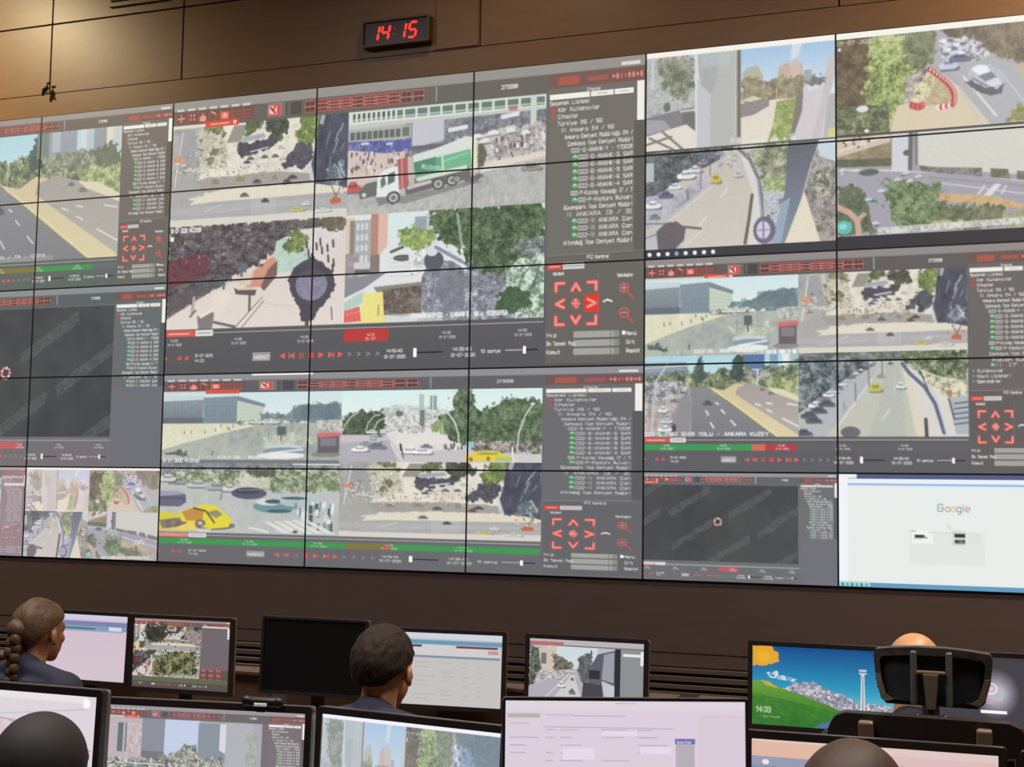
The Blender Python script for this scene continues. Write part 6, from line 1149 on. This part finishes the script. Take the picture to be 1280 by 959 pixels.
def jacket_mesh():
    m = MB(); m.capsule((0, -.01, .56), .15, (0, 0, .72), .14); m.ball((0, 0, .855), (.185, .125, .165)); m.ball((0, -.005, .975), (.15, .082, .055)); m.capsule((0, -.012, .985), .07, (0, -.016, 1.035), .064)
    for s_ in (-1, 1):
        j = J(s_); m.capsule((s_ * .04, -.03, 1.03), .042, (s_ * .19, -.01, .982), .05); m.capsule((s_ * .09, -.004, .965), .068, j['sh'], .076); m.capsule(j['sh'], .068, j['el'], .054); w = Vector(j['wr']); e = Vector(j['el']); m.capsule(j['el'], .053, e + (w - e) * .86, .04)
        m.ball((s_ * .15, -.075, .86), (.02, .035, .1)); m.capsule((s_ * .06, -.085, .99), .014, (s_ * .16, -.06, .985), .012)
    return remeshed(m, 'jacket', .008, 5)
def trouser_mesh():
    m = MB(); m.capsule((-.05, -.01, .57), .14, (.05, -.01, .57), .14)
    for s_ in (-1, 1): j = J(s_); m.capsule(j['hip'], .1, j['kn'], .075); a = Vector(j['an']); m.capsule(j['kn'], .072, a + Vector((0, 0, .03)), .052)
    return remeshed(m, 'trousers', .01)
def shoe_mesh(s_):
    m = MB(); m.capsule((s_ * .12, .385, .05), .045, (s_ * .12, .53, .042), .04); m.box(s_ * .12 - .04, .35, .0, s_ * .12 + .04, .57, .02, .008); return remeshed(m, 'shoe', .009)
BODY, JACK, TROU, SHOE = body_mesh(), jacket_mesh(), trouser_mesh(), [shoe_mesh(-1), shoe_mesh(1)]
def hair_cap(thick, back=-.075, side=.0, front=.055, lump=.004, freq=40, wide=1.0):
    bm = bmesh.new(); bmesh.ops.create_icosphere(bm, subdivisions=6, radius=1)
    for v in bm.verts:
        d = v.co.normalized(); x, y, z = d; ph = math.atan2(y, abs(x)); t_ = ph / (math.pi / 2)
        R = Vector((.0775 * wide, .099, .097)); e = Vector((d.x * R.x, d.y * R.y, d.z * R.z)); zz = e.z + .018
        zl = side + (back - side) * min(1, max(0, -t_ * 1.6)) if t_ < 0 else side + (front - side) * min(1, t_ * 1.4)
        k = max(0, min(1, (zz - zl) / .012)); k = k * k * (3 - 2 * k)
        n = noise.noise(Vector((e.x * freq, e.y * freq * .7, e.z * freq * .5))) * lump + noise.noise(Vector((e.x * freq * 4, e.y * freq * 3, e.z * freq))) * lump * .25
        if zz < -.05 and y < 0: e.x *= .9; e.y *= .93
        f = 1 + (thick + n) / .095
        v.co = HC + Vector((0, -.008, .02)) + e * (f * k + .86 * (1 - k))
    me = bpy.data.meshes.new('hair'); bm.to_mesh(me); bm.free(); me.shade_smooth(); return me
def add(name, me, mt, parent):
    o = bpy.data.objects.new(name, me); COL.objects.link(o); o.parent = parent
    if not len(me.materials): me.materials.append(mt)
    o.material_slots[0].link = 'OBJECT'; o.material_slots[0].material = mt; return o
SK = [mat('skin_a', (196, 138, 96), .5, noise_amt=.05, scale=50), mat('skin_b', (172, 116, 80), .5, noise_amt=.05, scale=50), mat('skin_c', (214, 156, 112), .42, noise_amt=.04, scale=30)]
NAVY = mat('navy_cloth', (44, 46, 66), .8, noise_amt=.15, scale=90, bump=.3); CHARC = mat('charcoal_cloth', (38, 38, 44), .85, noise_amt=.12, scale=60, bump=.2); TRS = mat('dark_trousers', (30, 30, 36), .9); SHO = mat('shoe_leather', (20, 18, 18), .4)
def person(px, py, depth, s_, yaw, skin, jack, label, hair=None, hmat=None, turn=0):
    c = at_d(px, py, depth)                                       # crown of the head
    sc = c[2] / 1.28; R_ = Matrix.Rotation(yaw, 3, 'Z'); off = R_ @ Vector((HC.x, HC.y, 0)) * sc
    t = tag(empty('person', (c[0] - off.x, c[1] - off.y, 0), yaw), label, 'person'); t.scale = (sc, sc, sc)
    b = add('body', BODY, skin, t); add('jacket', JACK, jack, t); add('trousers', TROU, TRS, t)
    for k in (0, 1): add('shoe', SHOE[k], SHO, t)
    for q in (-1, 1): MB().ball(HC + Vector((q * .031, .083, .002)), .0115).build('eye', mat('eye_white', (220, 214, 206), .25), t, smooth=True)
    if hair: add('hair', hair, hmat, t)
    ch = copy_tree(CH0 if not label.startswith('bald') else CH1); return t, ch, c
CH0 = make_chair(False); CH1 = make_chair(True); _ch = []
def seat_chair(t, ch, label, back=.09, grp=None):
    ch.location = t.location + Matrix.Rotation(t.rotation_euler.z, 3, 'Z') @ Vector((0, -.0, 0)); ch.rotation_euler = t.rotation_euler.copy(); ch.scale = (1, 1, 1); tag(ch, label, 'chair', grp); return ch
HB = mat('hair_brown', (92, 66, 44), .55, noise_amt=.4, scale=60, stretch=(2, .5, 2), bump=.3); HD = mat('hair_dark', (50, 38, 30), .75, noise_amt=.45, scale=130, stretch=(2, 2, .5), bump=.6, spec=.3); HV = mat('hair_chestnut', (70, 50, 38), .6, noise_amt=.12, scale=60, stretch=(2, .4, 1), bump=.1)
SCARF = mat('black_headscarf', (40, 37, 36), .72, noise_amt=.1, scale=30); CAPB = mat('black_cloth', (24, 24, 28), .8)
# woman with braid
t, ch, c = person(51, 752, 5.35, 1, -.12, SK[1], NAVY, 'person with a long brown braid and navy jacket, at the far left of the photo', hair_cap(.013, -.055, .012, .05, .006, 30), HB)
m = MB(); P = [Vector((0, -.1, .02)), Vector((-.004, -.122, -.02)), Vector((-.006, -.125, -.07)), Vector((-.006, -.12, -.13)), Vector((-.008, -.122, -.18)), Vector((-.008, -.14, -.25)), Vector((-.008, -.15, -.33))]
for i in range(len(P) - 1):
    for j in range(3):
        q = P[i].lerp(P[i + 1], j / 3); k = i * 3 + j; w_ = .03 - .0006 * k; m.ball(HC + q + Vector(((1 if k % 2 else -1) * .012, (k % 3 - 1) * .004, 0)), (w_ * .8, w_ * .75, w_), u=14, v=10)
m.ball(HC + Vector((-.005, -.105, .015)), (.045, .04, .04)); m.build('braid', HB, t, smooth=True)
MB().tube([HC + Vector((.082, .012, .055)), HC + Vector((.07, -.055, .05)), HC + Vector((.03, -.1, .045)), HC + Vector((-.03, -.1, .045)), HC + Vector((-.07, -.055, .05)), HC + Vector((-.082, .012, .055))], .005, 8).build('hair_band', CAPB, t, smooth=True)
seat_chair(t, ch, 'dark office chair under the person with the brown braid')
# man with short hair
t, ch, c = person(481, 785, 4.15, 1, -.05, SK[0], NAVY, 'person with short dark hair and navy jacket, seen from behind', hair_cap(.0105, -.05, .004, .055, .0045, 70, 1.05), HD)
m = MB(); m.capsule((-.05, -.068, 1.032), .012, (.05, -.068, 1.032), .012); m.capsule((-.05, -.068, 1.032), .012, (-.07, -.01, 1.02), .011); m.capsule((.05, -.068, 1.032), .012, (.07, -.01, 1.02), .011); m.build('collar', NAVY, t, smooth=True)
seat_chair(t, ch, 'dark office chair under the person with short dark hair')
# bald man in the high chair
t, ch, c = person(1143, 791, 3.92, 1, -.03, SK[2], CHARC, 'bald person sitting behind a high chair headrest, only the crown showing')
k = at_d(1165, 847, 3.6); ch.rotation_euler = (0, 0, -.02); ch.location = (k[0], k[1] + .16, 0); tag(ch, 'black office chair with a winged headrest, back turned, at the right', 'chair')
zs = k[2] / 1.272; ch.scale = (1, 1, zs)
# person in black headscarf, near left
t, ch, c = person(57, 890, 2.86, 1, -.05, SK[1], CAPB, 'person in a black headscarf at the lower left corner, seen from behind', hair_cap(.012, -.09, -.02, .06, .001), SCARF)
t_h = [o for o in kids(t) if o.name.startswith('hair')][0]; bpy.data.objects.remove(t_h)
m = MB(); m.ball(HC + Vector((0, -.012, .012)), (.094, .108, .106)); m.capsule(HC + Vector((0, -.03, -.05)), .082, (0, -.03, 1.02), .085); m.ball((0, -.02, .98), (.17, .11, .06)); me = remeshed(m, 'headscarf', .009, 6)
hd = add('headscarf', me, SCARF, t)
bm = bmesh.new(); bm.from_mesh(me); bmesh.ops.delete(bm, geom=[v for v in bm.verts if (v.co - (HC + Vector((0, .12, -.03)))).length < .07], context='VERTS'); bm.to_mesh(me); bm.free()
seat_chair(t, ch, 'dark office chair under the person in the black headscarf')
# head at lower right
t, ch, c = person(1067, 936, 2.45, 1, .02, SK[1], CHARC, 'person with smooth chestnut hair at the bottom edge, only the crown showing', hair_cap(.016, -.09, -.06, .05, .002, 20, 1.1), HV)
seat_chair(t, ch, 'dark office chair under the person with smooth chestnut hair')
for q in (CH0, CH1):
    for a in kids(q):
        for b in kids(a): bpy.data.objects.remove(b)
        bpy.data.objects.remove(a)
    bpy.data.objects.remove(q)

# ------------------------------------------------------------------ ceiling lamps, added fill panels
for i, (x, y, pw, ang, tilt, colr) in enumerate(LAMPS):
    t = tag(empty('ceiling_lamp', (x, y, CEIL)), 'round recessed ceiling lamp ' + LAMP_AT[i], 'lamp', 'ceiling lamps')
    MB().tube([(0, 0, -.012), (0, 0, 0)], .1, 24).build('rim', METAL, t, smooth=True)
    MB().tube([(0, 0, -.016), (0, 0, -.012)], .08, 24).build('diffuser', mat('lamp_glow', (255, 240, 220), .5, emit=(255, 226, 180), es=6), t)
    L = bpy.data.lights.new('lamp_light', 'SPOT'); L.energy = pw; L.color = colr; L.spot_size = math.radians(ang); L.spot_blend = 1; L.shadow_soft_size = .08
    o = bpy.data.objects.new('lamp_light', L); COL.objects.link(o); o.parent = t; o.location = (0, 0, -.04); o.rotation_euler = (math.radians(-tilt), 0, 0)

for i, (x, y, pw) in enumerate(FILL_PANELS):
    t = tag(empty('fill_panel', (x, y, CEIL)), 'added square fill light panel on the ceiling, %s one of three' % ('left', 'middle', 'right')[i], 'lamp', 'added fill panels')
    MB().ring(rrect(1.22, 1.22, .01, 1), rrect(1.16, 1.16, .01, 1), 0, .02, M=Matrix.Rotation(math.pi / 2, 4, 'X')).build('frame', METAL, t, loc=(0, 0, -.022))
    MB().box(-.58, -.58, -.012, .58, .58, -.002).build('diffuser', mat('fill_glow', (240, 240, 240), .5, emit=(255, 250, 244), es=3), t)
    L = bpy.data.lights.new('fill_light', 'AREA'); L.energy = pw; L.size = 1.15; L.color = (.94, .95, 1)
    o = bpy.data.objects.new('fill_light', L); COL.objects.link(o); o.parent = t; o.location = (0, 0, -.03)
